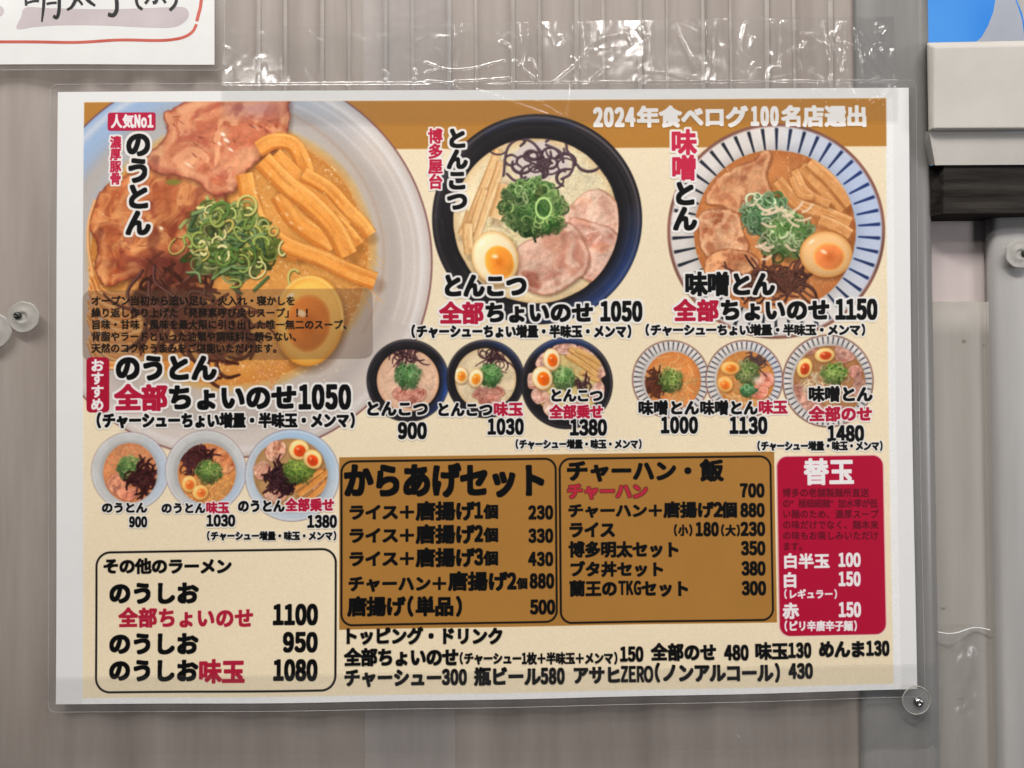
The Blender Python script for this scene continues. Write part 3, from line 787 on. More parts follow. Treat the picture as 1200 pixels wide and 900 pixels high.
def small_bowls():
    def reg(cx, cy, r, lab, ry=None): PICTURES.append((cx, cy, r, ry or r, lab))
    # pork broth row, black bowls
    reg(478, 446, 48.5, 'small printed photo of plain white broth ramen, leftmost black bowl')
    bowl_black(478, 446, 48.5, .76, blue=(.3, 1.0), seed=6, blue_w=.8)
    set_clip(478, 446, 36.5, 36.5); soup(478, 446, 37, 37, C(226, 186, 158), seed=3)
    noodles(478, 446, 33, 33, 130, (232, 196, 168), 3, .5, seed=4, alpha=.5)
    petals([(470, 462, 11, 7, .2), (488, 463, 12, 8, -.3), (479, 470, 12, 7, 0)], (178, 118, 104), (214, 160, 140), 60)
    kikurage(477, 417, 15, 7, 34, 10, .8, seed=3, mass=.2); negi(478, 441, 15, 14, 100, 3, seed=5, dark=(64, 116, 62), lite=(170, 196, 140)); no_clip()
    reg(569, 444, 46, 'small printed photo of white broth ramen with two egg halves')
    bowl_black(569, 444, 46, .78, blue=(-1.0, .8), seed=7, blue_w=.5)
    set_clip(569, 444, 36, 36); soup(569, 444, 36.5, 36.5, C(226, 204, 170), seed=5)
    noodles(575, 440, 30, 30, 110, (236, 216, 176), 3, .5, seed=8, alpha=.5)
    petals([(566, 462, 12, 8, .1), (582, 460, 10, 8, -.3), (574, 469, 14, 7, 0)], (168, 112, 98), (208, 156, 138), 70)
    kikurage(579, 419, 14, 8, 34, 10, .8, seed=9, mass=.2); negi(575, 440, 12, 13, 90, 3, seed=6, dark=(64, 120, 58), lite=(160, 196, 130))
    egg(540, 440, 8.5, 10, -.1, yolk=(230, 140, 50)); egg(557.5, 443, 8.5, 11, .3, yolk=(230, 140, 50)); no_clip()
    reg(664.5, 449, 54, 'small printed photo of fully loaded white broth ramen in black bowl')
    bowl_black(664.5, 449, 54, .80, blue=(-1.6, 1.0), seed=8, blue_w=.9)
    set_clip(664.5, 449, 46.5, 46.5); soup(665, 449, 40, 40, C(206, 184, 126), seed=9)
    petals([(640, 422, 14, 9, -.6), (662, 408, 15, 8, 0), (688, 414, 13, 8, .5), (702, 432, 11, 9, 1), (700, 458, 12, 9, 2), (626, 446, 11, 9, 1.6), (632, 464, 12, 9, .5), (648, 480, 13, 9, .4), (680, 478, 12, 9, 0)], (208, 166, 150), (230, 198, 178), 80)
    for i, (pts, w) in enumerate([([(668, 408), (686, 420), (702, 432)], 4), ([(664, 416), (684, 428), (700, 440)], 3.6), ([(676, 410), (692, 418), (704, 426)], 3.2), ([(680, 436), (692, 442), (702, 446)], 3)]):
        menma(pts, w, 50 + i, col=(206, 160, 100), dark=(150, 100, 50), lite=(228, 190, 134))
    kikurage(680, 450, 10, 5, 18, 8, .8, seed=11, mass=.5); negi(660, 443, 14, 13, 100, 3, seed=8, dark=(86, 134, 66), lite=(180, 204, 140))
    egg(646.5, 421, 10, 13, -.1, yolk=(216, 100, 30)); egg(635.5, 443, 12, 14, -.3, yolk=(222, 104, 24)); no_clip()
    # miso row, striped bowls
    reg(786.5, 444.5, 45.5, 'small printed photo of miso ramen, leftmost striped bowl')
    bowl_striped(786.5, 444.5, 45.5, 46, .72, 44, 1); set_clip(789, 446, 33, 34); soup(789, 446, 33, 34, C(212, 136, 78), seed=9, foam=.3)
    noodles(789, 446, 28, 29, 60, (232, 178, 116), 3.5, .7, seed=12, alpha=.8)
    kikurage(766, 451, 8, 14, 36, 9, 1.2, seed=4, col=(86, 46, 30), mass=.8); negi(787, 446, 13, 13, 90, 3, seed=15, dark=(96, 132, 56), lite=(216, 210, 130)); no_clip()
    reg(872.5, 444.5, 45.5, 'small printed photo of miso ramen with two egg halves')
    bowl_striped(872.5, 444.5, 45.5, 46, .74, 44, 2, sky=.15); set_clip(874, 445, 34, 34); soup(874, 445, 34, 34, C(204, 138, 78), seed=19, foam=.3)
    noodles(874, 448, 28, 29, 50, (230, 182, 126), 3.5, .7, seed=14, alpha=.7)
    petals([(896, 446, 12, 10, .4), (890, 460, 12, 8, 0)], (220, 142, 118), (236, 180, 160), 90)
    kikurage(884, 424, 13, 7, 34, 9, .9, seed=14, col=(80, 60, 56), mass=.5); negi(876, 437, 13, 14, 80, 3, seed=16, dark=(110, 132, 66), lite=(210, 206, 150)); negi(877, 457, 9, 7, 40, 3, seed=17, dark=(60, 120, 70), lite=(160, 200, 150))
    ell(889, 446, 6, 4, C(250, 226, 206), soft=2.5, alpha=.7)  # pale spot: lamp glare on the laminate, painted into the print
    egg(856, 431, 11.5, 8, 0, white=(232, 182, 114), yolk=(216, 120, 46)); egg(850, 450, 10, 9, .8, white=(230, 178, 112), yolk=(222, 120, 50)); no_clip()
    reg(970.5, 446.5, 53.5, 'small printed photo of fully loaded miso ramen, rightmost striped bowl')
    bowl_striped(970.5, 446.5, 53.5, 54.5, .78, 50, 3); set_clip(972, 447, 43, 43); soup(972, 447, 42, 42, C(168, 120, 80), seed=29, foam=.3)
    petals([(950, 408, 9, 7, -.5), (990, 414, 13, 11, .5), (1003, 436, 9, 8, 1), (1006, 452, 8, 12, .3), (940, 462, 14, 10, .5), (954, 480, 15, 10, .3), (985, 484, 15, 9, 0)], (172, 122, 108), (206, 164, 146), 100)
    noodles(966, 446, 22, 16, 90, (226, 204, 170), 3.2, .6, seed=18, alpha=.9); negi(978, 438, 14, 12, 90, 3, seed=19, dark=(110, 146, 60), lite=(200, 214, 130))
    egg(966.5, 416, 12, 8.5, -.1, yolk=(190, 74, 36), white=(228, 200, 140)); egg(943, 431, 9, 12, .3, yolk=(186, 70, 34), white=(228, 196, 130)); no_clip()
    # pale bowls, lower left
    reg(153, 552, 45.5, 'small printed photo of plain pork ramen, leftmost pale bowl', 46)
    bowl_pale(153, 552, 45.5, 46, .72, tone=(190, 188, 186), blue=(184, 196, 212), ba=.1, seed=3); set_clip(153, 554, 31.5, 35); soup(153, 554, 31.5, 35, C(216, 142, 98), seed=31, foam=.3)
    noodles(153, 548, 28, 28, 60, (228, 166, 120), 4, .7, seed=24, alpha=.6)
    petals([(138, 567, 13, 12, .3), (150, 578, 13, 8, 0)], (210, 134, 104), (228, 164, 130), 110); negi(152, 549, 13, 14, 100, 3, seed=21, dark=(86, 124, 70), lite=(190, 200, 130)); kikurage(169, 560, 13, 13, 60, 10, 1.4, seed=24, col=(62, 30, 30), mass=.8); no_clip()
    reg(241.5, 552, 47.5, 'small printed photo of pork ramen with two egg halves in pale bowl', 48)
    bowl_pale(241.5, 552, 47.5, 48, .74, tone=(190, 188, 186), blue=(178, 192, 212), ba=.9, seed=4); set_clip(242.5, 555, 34, 35.5); soup(242.5, 555, 34, 35.5, C(218, 144, 86), seed=32, foam=.3)
    noodles(250, 570, 24, 20, 60, (236, 172, 104), 4, .8, seed=26, alpha=.7)
    petals([(256, 532, 13, 9, .4), (265, 543, 12, 11, .7)], (216, 138, 92), (232, 168, 118), 120); kikurage(228, 537, 16, 11, 60, 10, 1.3, seed=25, col=(66, 32, 32), mass=.6); negi(245, 553, 14, 13, 100, 3, seed=22, dark=(92, 130, 60), lite=(206, 212, 130))
    egg(222, 567, 9, 10, .2, white=(236, 188, 118), yolk=(220, 116, 56)); egg(235, 577, 9.5, 9, -.3, white=(236, 188, 118), yolk=(224, 122, 60)); no_clip()
    reg(342.5, 557, 55.5, 'small printed photo of fully loaded pork ramen in pale blue bowl', 54)
    bowl_pale(342.5, 557, 55.5, 54, .76, tone=(180, 188, 196), blue=(166, 192, 216), ba=-1.2, seed=5); set_clip(340, 555, 44, 42); soup(340, 555, 43, 41, C(178, 140, 96), seed=33)
    petals([(323, 528, 12, 13, .1), (309, 552, 12, 12, 0), (372, 560, 9, 18, -.1), (322, 580, 14, 8, .2)], (210, 158, 132), (232, 190, 164), 130)
    for i, (pts, w) in enumerate([([(384, 552), (368, 566), (350, 580)], 4), ([(388, 560), (374, 574), (360, 586)], 4), ([(378, 550), (360, 562), (344, 574)], 3)]):
        menma(pts, w, 60 + i, col=(206, 138, 72), dark=(140, 80, 36), lite=(230, 172, 106))
    kikurage(331, 562, 14, 14, 70, 10, 1.5, seed=27, col=(48, 24, 28), mass=.9); negi(350, 552, 17, 14, 120, 3.2, seed=23, dark=(96, 130, 50), lite=(204, 214, 110))
    egg(350.5, 527, 12, 12, .2, white=(238, 206, 146), yolk=(206, 74, 30)); egg(366.5, 538, 12, 10.5, .9, white=(238, 204, 144), yolk=(204, 72, 30)); no_clip()

PANELS = []
def panels():
    PANELS.append(('panel', 'translucent dark note panel over the big bowl picture', box(98, 341, 437, 420, 10, fill=(96, 72, 58), alpha=.36)))
    sl = win(397, 534, 909, 730)
    box(397.5, 536, 909.5, 728.5, 0, fill=(172, 121, 56))
    X, Y = TX[sl], TY[sl]; IMG[sl] *= (1 + (fbm(X, Y, 60, 71) - .5) * .05)[..., None]
    PANELS.append(('panel', 'gold price panel headed karaage set', box(400, 541, 652.5, 728, 13, line=(20, 16, 12), lw=1.2)))
    PANELS.append(('panel', 'gold price panel headed fried rice', box(656, 538, 905, 725.5, 13, line=(20, 16, 12), lw=1.2)))
    PANELS.append(('panel', 'cream price panel with black rounded outline', box(113.5, 647.5, 394, 805.5, 16, line=(20, 18, 18), lw=1.2)))
    box(909.5, 534.5, 1038, 743, 13, fill=(226, 170, 170))
    PANELS.append(('panel', 'red price panel for extra noodles', box(911, 535.5, 1036.8, 742, 12, fill=(180, 10, 52))))
    PANELS.append(('badge', 'small red badge at the top of the big bowl picture', box(127, 132.5, 183, 153.5, 3, fill=(186, 28, 64))))
    PANELS.append(('badge', 'upright red badge beside the largest dish name', box(102.5, 419, 129, 483, 5, fill=(172, 18, 50))))

def words():
    t = text; H = 2.4
    t('人気No1', 131, 180.5, 135, 150, WHITE, part='a', name='badge_lettering', bold=.04)
    t('濃厚豚骨', 130.5, 142.5, 160.5, 216.5, (188, 28, 62), 2, vert=True, name='dish_name', bold=.035)
    t('のうとん', 149, 177, 155, 276, BLACK, 2.6, vert=True, name='dish_name', bold=.05)
    t('博多屋台', 502.5, 518, 151.5, 221.5, (188, 28, 62), 2, vert=True, name='dish_name', bold=.035)
    t('とんこつ', 524, 547, 151, 247, BLACK, 2.6, vert=True, name='dish_name', bold=.055)
    t('味噌', 787, 815, 153, 211, (200, 40, 72), 2.6, vert=True, name='dish_name', part='mi', bold=.04)
    t('とん', 789, 815, 213, 270, BLACK, 2.6, vert=True, name='dish_name', part='mi', bold=.055)
    k = dict(name='award_lettering', part='aw', bold=.055)
    t('2024', 695, 744, 127, 148.5, WHITE, **k); t('年食べログ', 747, 875, 126, 148.5, WHITE, **k)
    t('100', 879, 912, 126, 147.5, WHITE, **k); t('名店選出', 915.5, 1015, 125.5, 148, WHITE, **k)
    # description on the big bowl
    k = dict(name='note_lettering', col=(20, 15, 12), bold=.028)
    for s, x1, y in (('オープン当初から追い足し・火入れ・寝かしを', 346.5, 347.5), ('繰り返し作り上げた「発酵素呼び戻しスープ」！！', 368, 361.5), ('旨味・甘味・風味を最大限に引き出した唯一無二のスープ、', 413, 375.3), ('背脂やラードといった油類や調味料に頼らない、', 354, 389.3), ('天然のコクやうまみをご堪能いただけます。', 331, 403)):
        t(s, 108.5, x1, y, y + 10.4, **k)
    t('おすすめ', 108, 122.5, 421, 481, WHITE, vert=True, name='badge_lettering', bold=.045)
    t('のうとん', 137, 253.5, 417, 445, BLACK, H, name='dish_name', bold=.055)
    k = dict(name='dish_name', part='n1')
    t('全部', 136.5, 196, 452, 480, RED, H, **k); t('ちょいのせ', 198, 347.5, 452, 479, BLACK, H, bold=.055, **k)
    t('1050', 350.5, 411, 451.5, 479, BLACK, H, name='price')
    t('(チャーシューちょい増量・半味玉・メンマ)', 113, 417, 484.5, 500.5, BLACK, 1.8, name='note_lettering', kbold=1.1)
    t('とんこつ', 518.5, 617, 322, 347, BLACK, H, name='dish_name', bold=.055)
    k = dict(name='dish_name', part='n2')
    t('全部', 516, 566, 355, 378.5, RED, H, **k); t('ちょいのせ', 568, 695, 355, 377, BLACK, H, bold=.055, **k)
    t('1050', 704, 752.5, 353.5, 376, BLACK, H, name='price')
    t('(チャーシューちょい増量・半味玉・メンマ)', 481, 741, 381.5, 395, BLACK, 1.6, name='note_lettering', kbold=1.1)
    t('味噌とん', 803.5, 907, 320, 345.5, BLACK, H, name='dish_name')
    k = dict(name='dish_name', part='n3')
    t('全部', 790.5, 842, 352, 375.5, RED, H, **k); t('ちょいのせ', 844, 972, 351.5, 374.5, BLACK, H, bold=.055, **k)
    t('1150', 979.5, 1027.5, 351, 374, BLACK, H, name='price')
    t('(チャーシューちょい増量・半味玉・メンマ)', 755.5, 1015, 380.5, 392.5, BLACK, 1.6, name='note_lettering', kbold=1.1)
    q = dict(halo=1.6, name='dish_name')
    t('とんこつ', 428, 501.5, 470.5, 487, BLACK, **q); t('900', 466.5, 499.5, 495.5, 514, BLACK, 1.4, name='price')
    t('とんこつ', 511.5, 577.5, 472, 487.5, BLACK, part='p2', **q); t('味玉', 578.5, 612.5, 472, 487, RED, part='p2', **q)
    t('1030', 571.5, 613.5, 491, 509, BLACK, 1.4, name='price')
    t('とんこつ', 644.5, 706.5, 456, 470.5, BLACK, **q); t('全部乗せ', 644.5, 707, 475, 490, RED, **q); t('1380', 668.5, 711, 492, 510, BLACK, 1.4, name='price')
    t('(チャーシュー増量・味玉・メンマ)', 603.5, 753, 515.5, 525.5, BLACK, 1.4, name='note_lettering', kbold=1.1)
    t('味噌とん', 748.5, 819.5, 470, 485.5, BLACK, part='p4', **q); t('味噌とん', 821, 888, 470, 485.5, BLACK, part='p5', **q); t('味玉', 889.5, 922.5, 469.5, 484.5, RED, part='p5', **q)
    t('1000', 775, 818, 489, 507.5, BLACK, 1.4, name='price'); t('1130', 855.5, 899, 489, 508, BLACK, 1.4, name='price')
    t('味噌とん', 948, 1022, 453.5, 470, BLACK, **q); t('全部のせ', 948.5, 1022, 477, 493, RED, **q); t('1480', 970, 1012, 499, 517, BLACK, 1.4, name='price')
    t('(チャーシュー増量・味玉・メンマ)', 887, 1035, 517.5, 527.5, BLACK, 1.4, name='note_lettering', kbold=1.1)
    q = dict(halo=1.3, name='dish_name')
    t('のうとん', 120, 172.5, 589, 600.5, BLACK, **q); t('900', 152, 172.5, 605.5, 617.5, BLACK, 1.2, name='price')
    t('のうとん', 189.5, 241, 589.5, 601, BLACK, part='p8', **q); t('味玉', 242, 268.5, 588.5, 601, RED, part='p8', **q); t('1030', 242.5, 275.5, 603.5, 616.5, BLACK, 1.2, name='price')
    t('のうとん', 279, 333.5, 586, 599.5, BLACK, part='p9', **q); t('全部乗せ', 335, 391.5, 584.5, 598.5, RED, part='p9', **q); t('1380', 360.5, 394.5, 604, 618, BLACK, 1.2, name='price')
    t('(チャーシュー増量・味玉・メンマ)', 242, 395, 623, 632.5, BLACK, 1.0, name='note_lettering', kbold=1.1)
    # other ramen
    t('その他のラーメン', 121.5, 271.5, 655, 671.5, BLACK, name='heading')
    for y, s2 in ((684, None), (743, None), (774, '味玉')):
        t('のうしお', 128.5, 232.5, y - 1, y + 22.5, BLACK, name='item_name', part='o%d' % y, bold=.055)
        if s2: t(s2, 234.5, 287.5, y - 1, y + 23.5, (176, 30, 56), name='item_name', part='o%d' % y)
    t('全部ちょいのせ', 140, 297.5, 713, 734, (176, 30, 56), name='item_name', bold=.045)
    t('1100', 321, 372.5, 708, 731, BLACK, name='price'); t('950', 333, 372.5, 740.5, 762.5, BLACK, name='price'); t('1080', 322, 372.5, 772, 794.5, BLACK, name='price')
    # karaage set
    t('からあげセット', 403.5, 640, 544.5, 581, BLACK, name='heading', bold=.05)
    for i, (d, p) in enumerate((('1', '230'), ('2', '330'), ('3', '430'))):
        y = 592 + i * 27.2; pt = 'k%d' % i
        t('ライス＋', 408.5, 486, y, y + 16.5, BLACK, name='item_name', part=pt); t('唐揚げ', 488, 555.5, y - 3, y + 17, BLACK, name='item_name', part=pt)
        t(d, 556, 566, y - 3, y + 15.5, BLACK, name='item_name', part=pt, cell=1.0); t('個', 567.5, 583.5, y, y + 15.5, BLACK, name='item_name', part=pt)
        t(p, 619.5, 648, y + 1, y + 16.5, BLACK, name='price')
    t('チャーハン＋', 408.5, 524, 675.5, 692, BLACK, name='item_name', part='k4'); t('唐揚げ', 526, 594, 671, 691, BLACK, name='item_name', part='k4'); t('2', 594.5, 605, 671.5, 690, BLACK, name='item_name', part='k4', cell=1.0); t('個', 606, 618, 677.5, 689.5, BLACK, name='item_name', part='k4'); t('880', 621, 649, 672.5, 689, BLACK, name='price')
    t('唐揚げ(単品)', 408.5, 543.5, 700, 720.5, BLACK, name='item_name'); t('500', 621.5, 650, 703, 719, BLACK, name='price')
    # fried rice
    t('チャーハン', 664.5, 792.5, 540.5, 563, BLACK, name='heading', part='ch'); t('・', 795, 818, 540.5, 563, BLACK, name='heading', part='ch'); t('飯', 821.5, 847.5, 539.5, 563, BLACK, name='heading', part='ch')
    t('チャーハン', 665, 759, 567.5, 584, (186, 40, 62), name='item_name', out=(60, 20, 16)); t('700', 867.5, 895.5, 567, 582.5, BLACK, name='price')
    t('チャーハン＋', 666, 777, 591, 606, BLACK, name='item_name', part='c1'); t('唐揚げ', 778.5, 836, 589, 606, BLACK, name='item_name', part='c1'); t('2', 836.5, 846.5, 589, 605.5, BLACK, name='item_name', part='c1', cell=1.0); t('個', 846, 863.5, 589, 606, BLACK, name='item_name', part='c1'); t('880', 868, 895.5, 590, 605.5, BLACK, name='price')
    t('ライス', 666.5, 721, 612.5, 629.5, BLACK, name='item_name'); t('(小)', 789, 812.5, 615.5, 627.5, BLACK, name='price', part='c2'); t('180', 815.5, 842, 612.5, 628, BLACK, name='price', part='c2'); t('(大)', 844, 868, 615.5, 627.5, BLACK, name='price', part='c3'); t('230', 868, 896, 612, 627.5, BLACK, name='price', part='c3')
    t('博多明太セット', 667, 796.5, 635.5, 652.5, BLACK, name='item_name'); t('350', 868.5, 896, 634.5, 650, BLACK, name='price')
    t('ブタ丼セット', 667.5, 778.5, 659, 675, BLACK, name='item_name'); t('380', 869, 896, 658, 673.5, BLACK, name='price')
    t('蘭王の', 667.5, 723, 681, 698, BLACK, name='item_name', part='c4'); t('TKG', 725, 751, 681, 697, BLACK, name='item_name', part='c4', bold=.038); t('セット', 752, 807.5, 681, 698, BLACK, name='item_name', part='c4'); t('300', 869, 896.5, 681, 696.5, BLACK, name='price')
    # red panel
    t('替玉', 942.5, 1000, 538.5, 567, WHITE, name='heading', bold=.04)
    k = dict(name='note_lettering', col=(92, 10, 30), bold=.018)
    for s, x1, y in (('博多の老舗製麺所直送', 1018, 572.5), ('の“極細細麺”加水率が低', 1028, 585), ('い麺のため、濃厚スープ', 1029, 597.5), ('の味だけでなく、麺本来', 1029, 610), ('の味もお楽しみいただけ', 1029, 622.5), ('ます。', 945, 635)):
        t(s, 917, x1, y, y + 9.6, **k)
    t('白半玉', 917, 971, 649, 665, WHITE, name='item_name'); t('100', 982, 1007.5, 648, 663.5, WHITE, name='price')
    t('白', 916.5, 933.5, 671, 687.5, WHITE, name='item_name'); t('150', 982, 1007.5, 670, 686, WHITE, name='price')
    t('(レギュラー)', 917, 981, 690.5, 700.5, WHITE, name='note_lettering')
    t('赤', 916.5, 934.5, 706.5, 723.5, WHITE, name='item_name'); t('150', 982, 1007.5, 705.5, 722, WHITE, name='price')
    t('(ピリ辛唐辛子麺)', 917, 1004, 727, 738, WHITE, name='note_lettering')
    # bottom lines
    t('トッピング・ドリンク', 402, 589.5, 735.5, 753.5, BLACK, name='heading')
    t('全部ちょいのせ', 405, 537, 759.5, 778, BLACK, name='item_name', part='b1'); t('(チャーシュー1枚＋半味玉＋メンマ)', 538, 724, 764, 776, BLACK, name='item_name', part='b1')
    t('150', 726.5, 753, 757.5, 773.5, BLACK, name='price'); t('全部のせ', 763, 838, 754, 772, BLACK, name='item_name'); t('480', 848, 875.5, 755, 771.5, BLACK, name='price')
    t('味玉', 884, 921.5, 752.5, 770.5, BLACK, name='item_name'); t('130', 922.5, 949, 752.5, 769, BLACK, name='price')
    t('めんま', 958.5, 1012.5, 750.5, 768.5, BLACK, name='item_name'); t('130', 1014, 1040.5, 750.5, 767, BLACK, name='price')
    t('チャーシュー', 404.5, 518, 782.5, 800.5, BLACK, name='item_name'); t('300', 518.5, 547, 782.5, 799, BLACK, name='price')
    t('瓶ビール', 556.5, 633, 780.5, 799, BLACK, name='item_name'); t('580', 633.5, 661, 781, 798, BLACK, name='price')
    t('アサヒ', 671, 727, 779.5, 797.5, BLACK, name='item_name', part='b2'); t('ZERO', 727, 763.5, 779, 796.5, BLACK, name='item_name', part='b2', bold=.038)
    t('(ノンアルコール)', 765, 914, 776.5, 795.5, BLACK, name='item_name', part='b2'); t('430', 923, 950.5, 776, 792.5, BLACK, name='price')

import time as _time
_t0 = _time.time()
paint_base(); big_bowl(); tonkotsu_big(); miso_big(); small_bowls()
print('bowls', round(_time.time() - _t0, 1))
tone(); panels(); words()
print('words', round(_time.time() - _t0, 1))
bpy.data.objects.remove(_fobj); bpy.data.curves.remove(_fcurve)

sheet_img = bpy.data.images.new('menu_print', NX, NY)
_px = np.ones((NY, NX, 4), np.float32); _px[..., :3] = np.clip(IMG[::-1], 0, 1)
sheet_img.pixels.foreach_set(_px.ravel()); sheet_img.update(); sheet_img.pack()
# ------------------------------------------------------------------ materials
def principled(name, color, rough=.5, spec=.5, noise=None, bump=None, metallic=0, trans=0, stretch=(1, 1, 1), speck=None):
    m, N, L, B = nt(name)
    B.inputs['Roughness'].default_value = rough; B.inputs['Specular IOR Level'].default_value = spec; B.inputs['Metallic'].default_value = metallic
    B.inputs['Base Color'].default_value = (*color, 1)
    tc = N.new('ShaderNodeTexCoord'); mp = N.new('ShaderNodeMapping'); mp.inputs['Scale'].default_value = stretch
    L.new(tc.outputs['Object'], mp.inputs[0])
    col_out = None
    if noise:
        (c1, c2, sc) = noise
        n = N.new('ShaderNodeTexNoise'); n.inputs['Scale'].default_value = sc; n.inputs['Detail'].default_value = 6; n.inputs['Roughness'].default_value = .6
        L.new(mp.outputs[0], n.inputs['Vector'])
        r = N.new('ShaderNodeValToRGB'); r.color_ramp.elements[0].position = .3; r.color_ramp.elements[1].position = .7
        r.color_ramp.elements[0].color = (*c1, 1); r.color_ramp.elements[1].color = (*c2, 1)
        L.new(n.outputs[0], r.inputs[0]); col_out = r.outputs[0]
    if speck:
        (c3, sc, th) = speck
        v = N.new('ShaderNodeTexNoise'); v.inputs['Scale'].default_value = sc; v.inputs['Detail'].default_value = 2
        L.new(tc.outputs['Object'], v.inputs['Vector'])
        r = N.new('ShaderNodeValToRGB'); r.color_ramp.elements[0].position = th; r.color_ramp.elements[1].position = th + .05
        r.color_ramp.elements[0].color = (0, 0, 0, 1); r.color_ramp.elements[1].color = (1, 1, 1, 1)
        L.new(v.outputs[0], r.inputs[0])
        mx = N.new('ShaderNodeMix'); mx.data_type = 'RGBA'
        L.new(r.outputs[0], mx.inputs[0])
        if col_out: L.new(col_out, mx.inputs[6])
        else: mx.inputs[6].default_value = (*color, 1)
        mx.inputs[7].default_value = (*c3, 1); col_out = mx.outputs[2]
    if col_out: L.new(col_out, B.inputs['Base Color'])
    if bump:
        sc, st, dist = bump
        n = N.new('ShaderNodeTexNoise'); n.inputs['Scale'].default_value = sc; n.inputs['Detail'].default_value = 5
        L.new(mp.outputs[0], n.inputs['Vector'])
        b = N.new('ShaderNodeBump'); b.inputs['Strength'].default_value = st; b.inputs['Distance'].default_value = dist
        L.new(n.outputs[0], b.inputs['Height']); L.new(b.outputs[0], B.inputs['Normal'])
    if trans:
        out = N['Material Output']; t = N.new('ShaderNodeBsdfTranslucent'); mx = N.new('ShaderNodeMixShader'); mx.inputs[0].default_value = trans
        if col_out: L.new(col_out, t.inputs[0])
        else: t.inputs[0].default_value = (*color, 1)
        L.new(B.outputs[0], mx.inputs[1]); L.new(t.outputs[0], mx.inputs[2]); L.new(mx.outputs[0], out.inputs[0])
    return m

def clear_film(name, rough=.1, tint=(1, 1, 1), ior=1.45, haze=.0, bump=None, stretch=(1, 1, 1), gain=1.0):
    """thin clear plastic: what is behind shows straight through, with a surface reflection"""
    m = bpy.data.materials.new(name); m.use_nodes = True; N, L = m.node_tree.nodes, m.node_tree.links
    N.remove(N['Principled BSDF']); out = N['Material Output']
    t = N.new('ShaderNodeBsdfTransparent'); t.inputs[0].default_value = (*tint, 1)
    g = N.new('ShaderNodeBsdfGlossy'); g.inputs['Roughness'].default_value = rough
    d = N.new('ShaderNodeBsdfDiffuse'); d.inputs[0].default_value = (.8, .8, .8, 1)
    f = N.new('ShaderNodeFresnel'); ge = N.new('ShaderNodeNewGeometry'); mr = N.new('ShaderNodeMapRange')
    mr.inputs[3].default_value = ior; mr.inputs[4].default_value = 1 / ior      # a thin film is the same from both sides
    L.new(ge.outputs['Backfacing'], mr.inputs[0]); L.new(mr.outputs[0], f.inputs[0])
    m1 = N.new('ShaderNodeMixShader'); m1.inputs[0].default_value = haze
    L.new(t.outputs[0], m1.inputs[1]); L.new(d.outputs[0], m1.inputs[2])
    m2 = N.new('ShaderNodeMixShader'); mu = N.new('ShaderNodeMath'); mu.operation = 'MULTIPLY'; mu.inputs[1].default_value = gain; mu.use_clamp = True
    L.new(f.outputs[0], mu.inputs[0]); L.new(mu.outputs[0], m2.inputs[0]); L.new(m1.outputs[0], m2.inputs[1]); L.new(g.outputs[0], m2.inputs[2])
    L.new(m2.outputs[0], out.inputs[0])
    if bump:
        sc, st, dist = bump
        tc = N.new('ShaderNodeTexCoord'); mp = N.new('ShaderNodeMapping'); mp.inputs['Scale'].default_value = stretch
        n = N.new('ShaderNodeTexNoise'); n.inputs['Scale'].default_value = sc; n.inputs['Detail'].default_value = 3
        b = N.new('ShaderNodeBump'); b.inputs['Strength'].default_value = st; b.inputs['Distance'].default_value = dist
        L.new(tc.outputs['Object'], mp.inputs[0]); L.new(mp.outputs[0], n.inputs['Vector']); L.new(n.outputs[0], b.inputs['Height'])
        L.new(b.outputs[0], g.inputs['Normal']); L.new(b.outputs[0], f.inputs['Normal'])
    return m

def lin(r, g, b): return tuple(((c / 255) / 12.92 if c / 255 <= .04045 else ((c / 255 + .055) / 1.055) ** 2.4) for c in (r, g, b))

m_print, _N, _L, _B = nt('printed_paper')
_t = _N.new('ShaderNodeTexImage'); _t.image = sheet_img; _t.interpolation = 'Cubic'; _t.extension = 'EXTEND'
_L.new(_t.outputs[0], _B.inputs['Base Color']); _B.inputs['Roughness'].default_value = .6; _B.inputs['Specular IOR Level'].default_value = .15
m_paper = principled('white_paper', lin(232, 231, 229), .7, .2, noise=(lin(229, 228, 226), lin(235, 234, 232), 60))
m_film = clear_film('laminate_film', .11, gain=.85, bump=(28, .25, .001), stretch=(1, 1, .7))
m_filmedge = clear_film('laminate_edge', .2, tint=(.97, .97, .97), haze=.04)
m_tape = clear_film('clear_tape', .11, tint=(.985, .985, .985), haze=.014, bump=(90, .06, .0004), gain=1.8)
m_tape2 = clear_film('cloudy_tape', .22, tint=(.985, .985, .985), haze=.012, bump=(60, .3, .0006), stretch=(1, 1, .3), gain=1.5)
m_sheet = principled('frosted_plastic', (.30, .258, .228), .36, .45, noise=((.285, .245, .218), (.405, .358, .325), 8), bump=(34, .10, .0005), stretch=(6, 1, .6), trans=.38)
m_strip = principled('grey_plastic', (.28, .272, .265), .3, .5, noise=((.25, .242, .235), (.32, .31, .30), 16), bump=(60, .1, .0005), stretch=(4, 1, .5), trans=.2)
m_back = principled('beige_panel', (.28, .255, .23), .5, .3, noise=((.30, .278, .25), (.37, .342, .31), 12), stretch=(5, 1, .6), speck=((.10, .08, .06), 75, .745))
m_pink = principled('pinkish_panel', (.48, .39, .375), .5, .3, noise=((.49, .415, .40), (.56, .48, .465), 12), stretch=(5, 1, .5))
m_right = principled('pale_grey_panel', (.34, .325, .315), .35, .4, noise=((.34, .325, .315), (.43, .412, .40), 10), stretch=(5, 1, .5), bump=(30, .1, .0006))
m_cream = principled('cream_plastic', (.53, .50, .46), .6, .25, noise=((.48, .45, .41), (.57, .54, .50), 22), speck=((.46, .40, .32), 380, .70), bump=(500, .15, .0002))
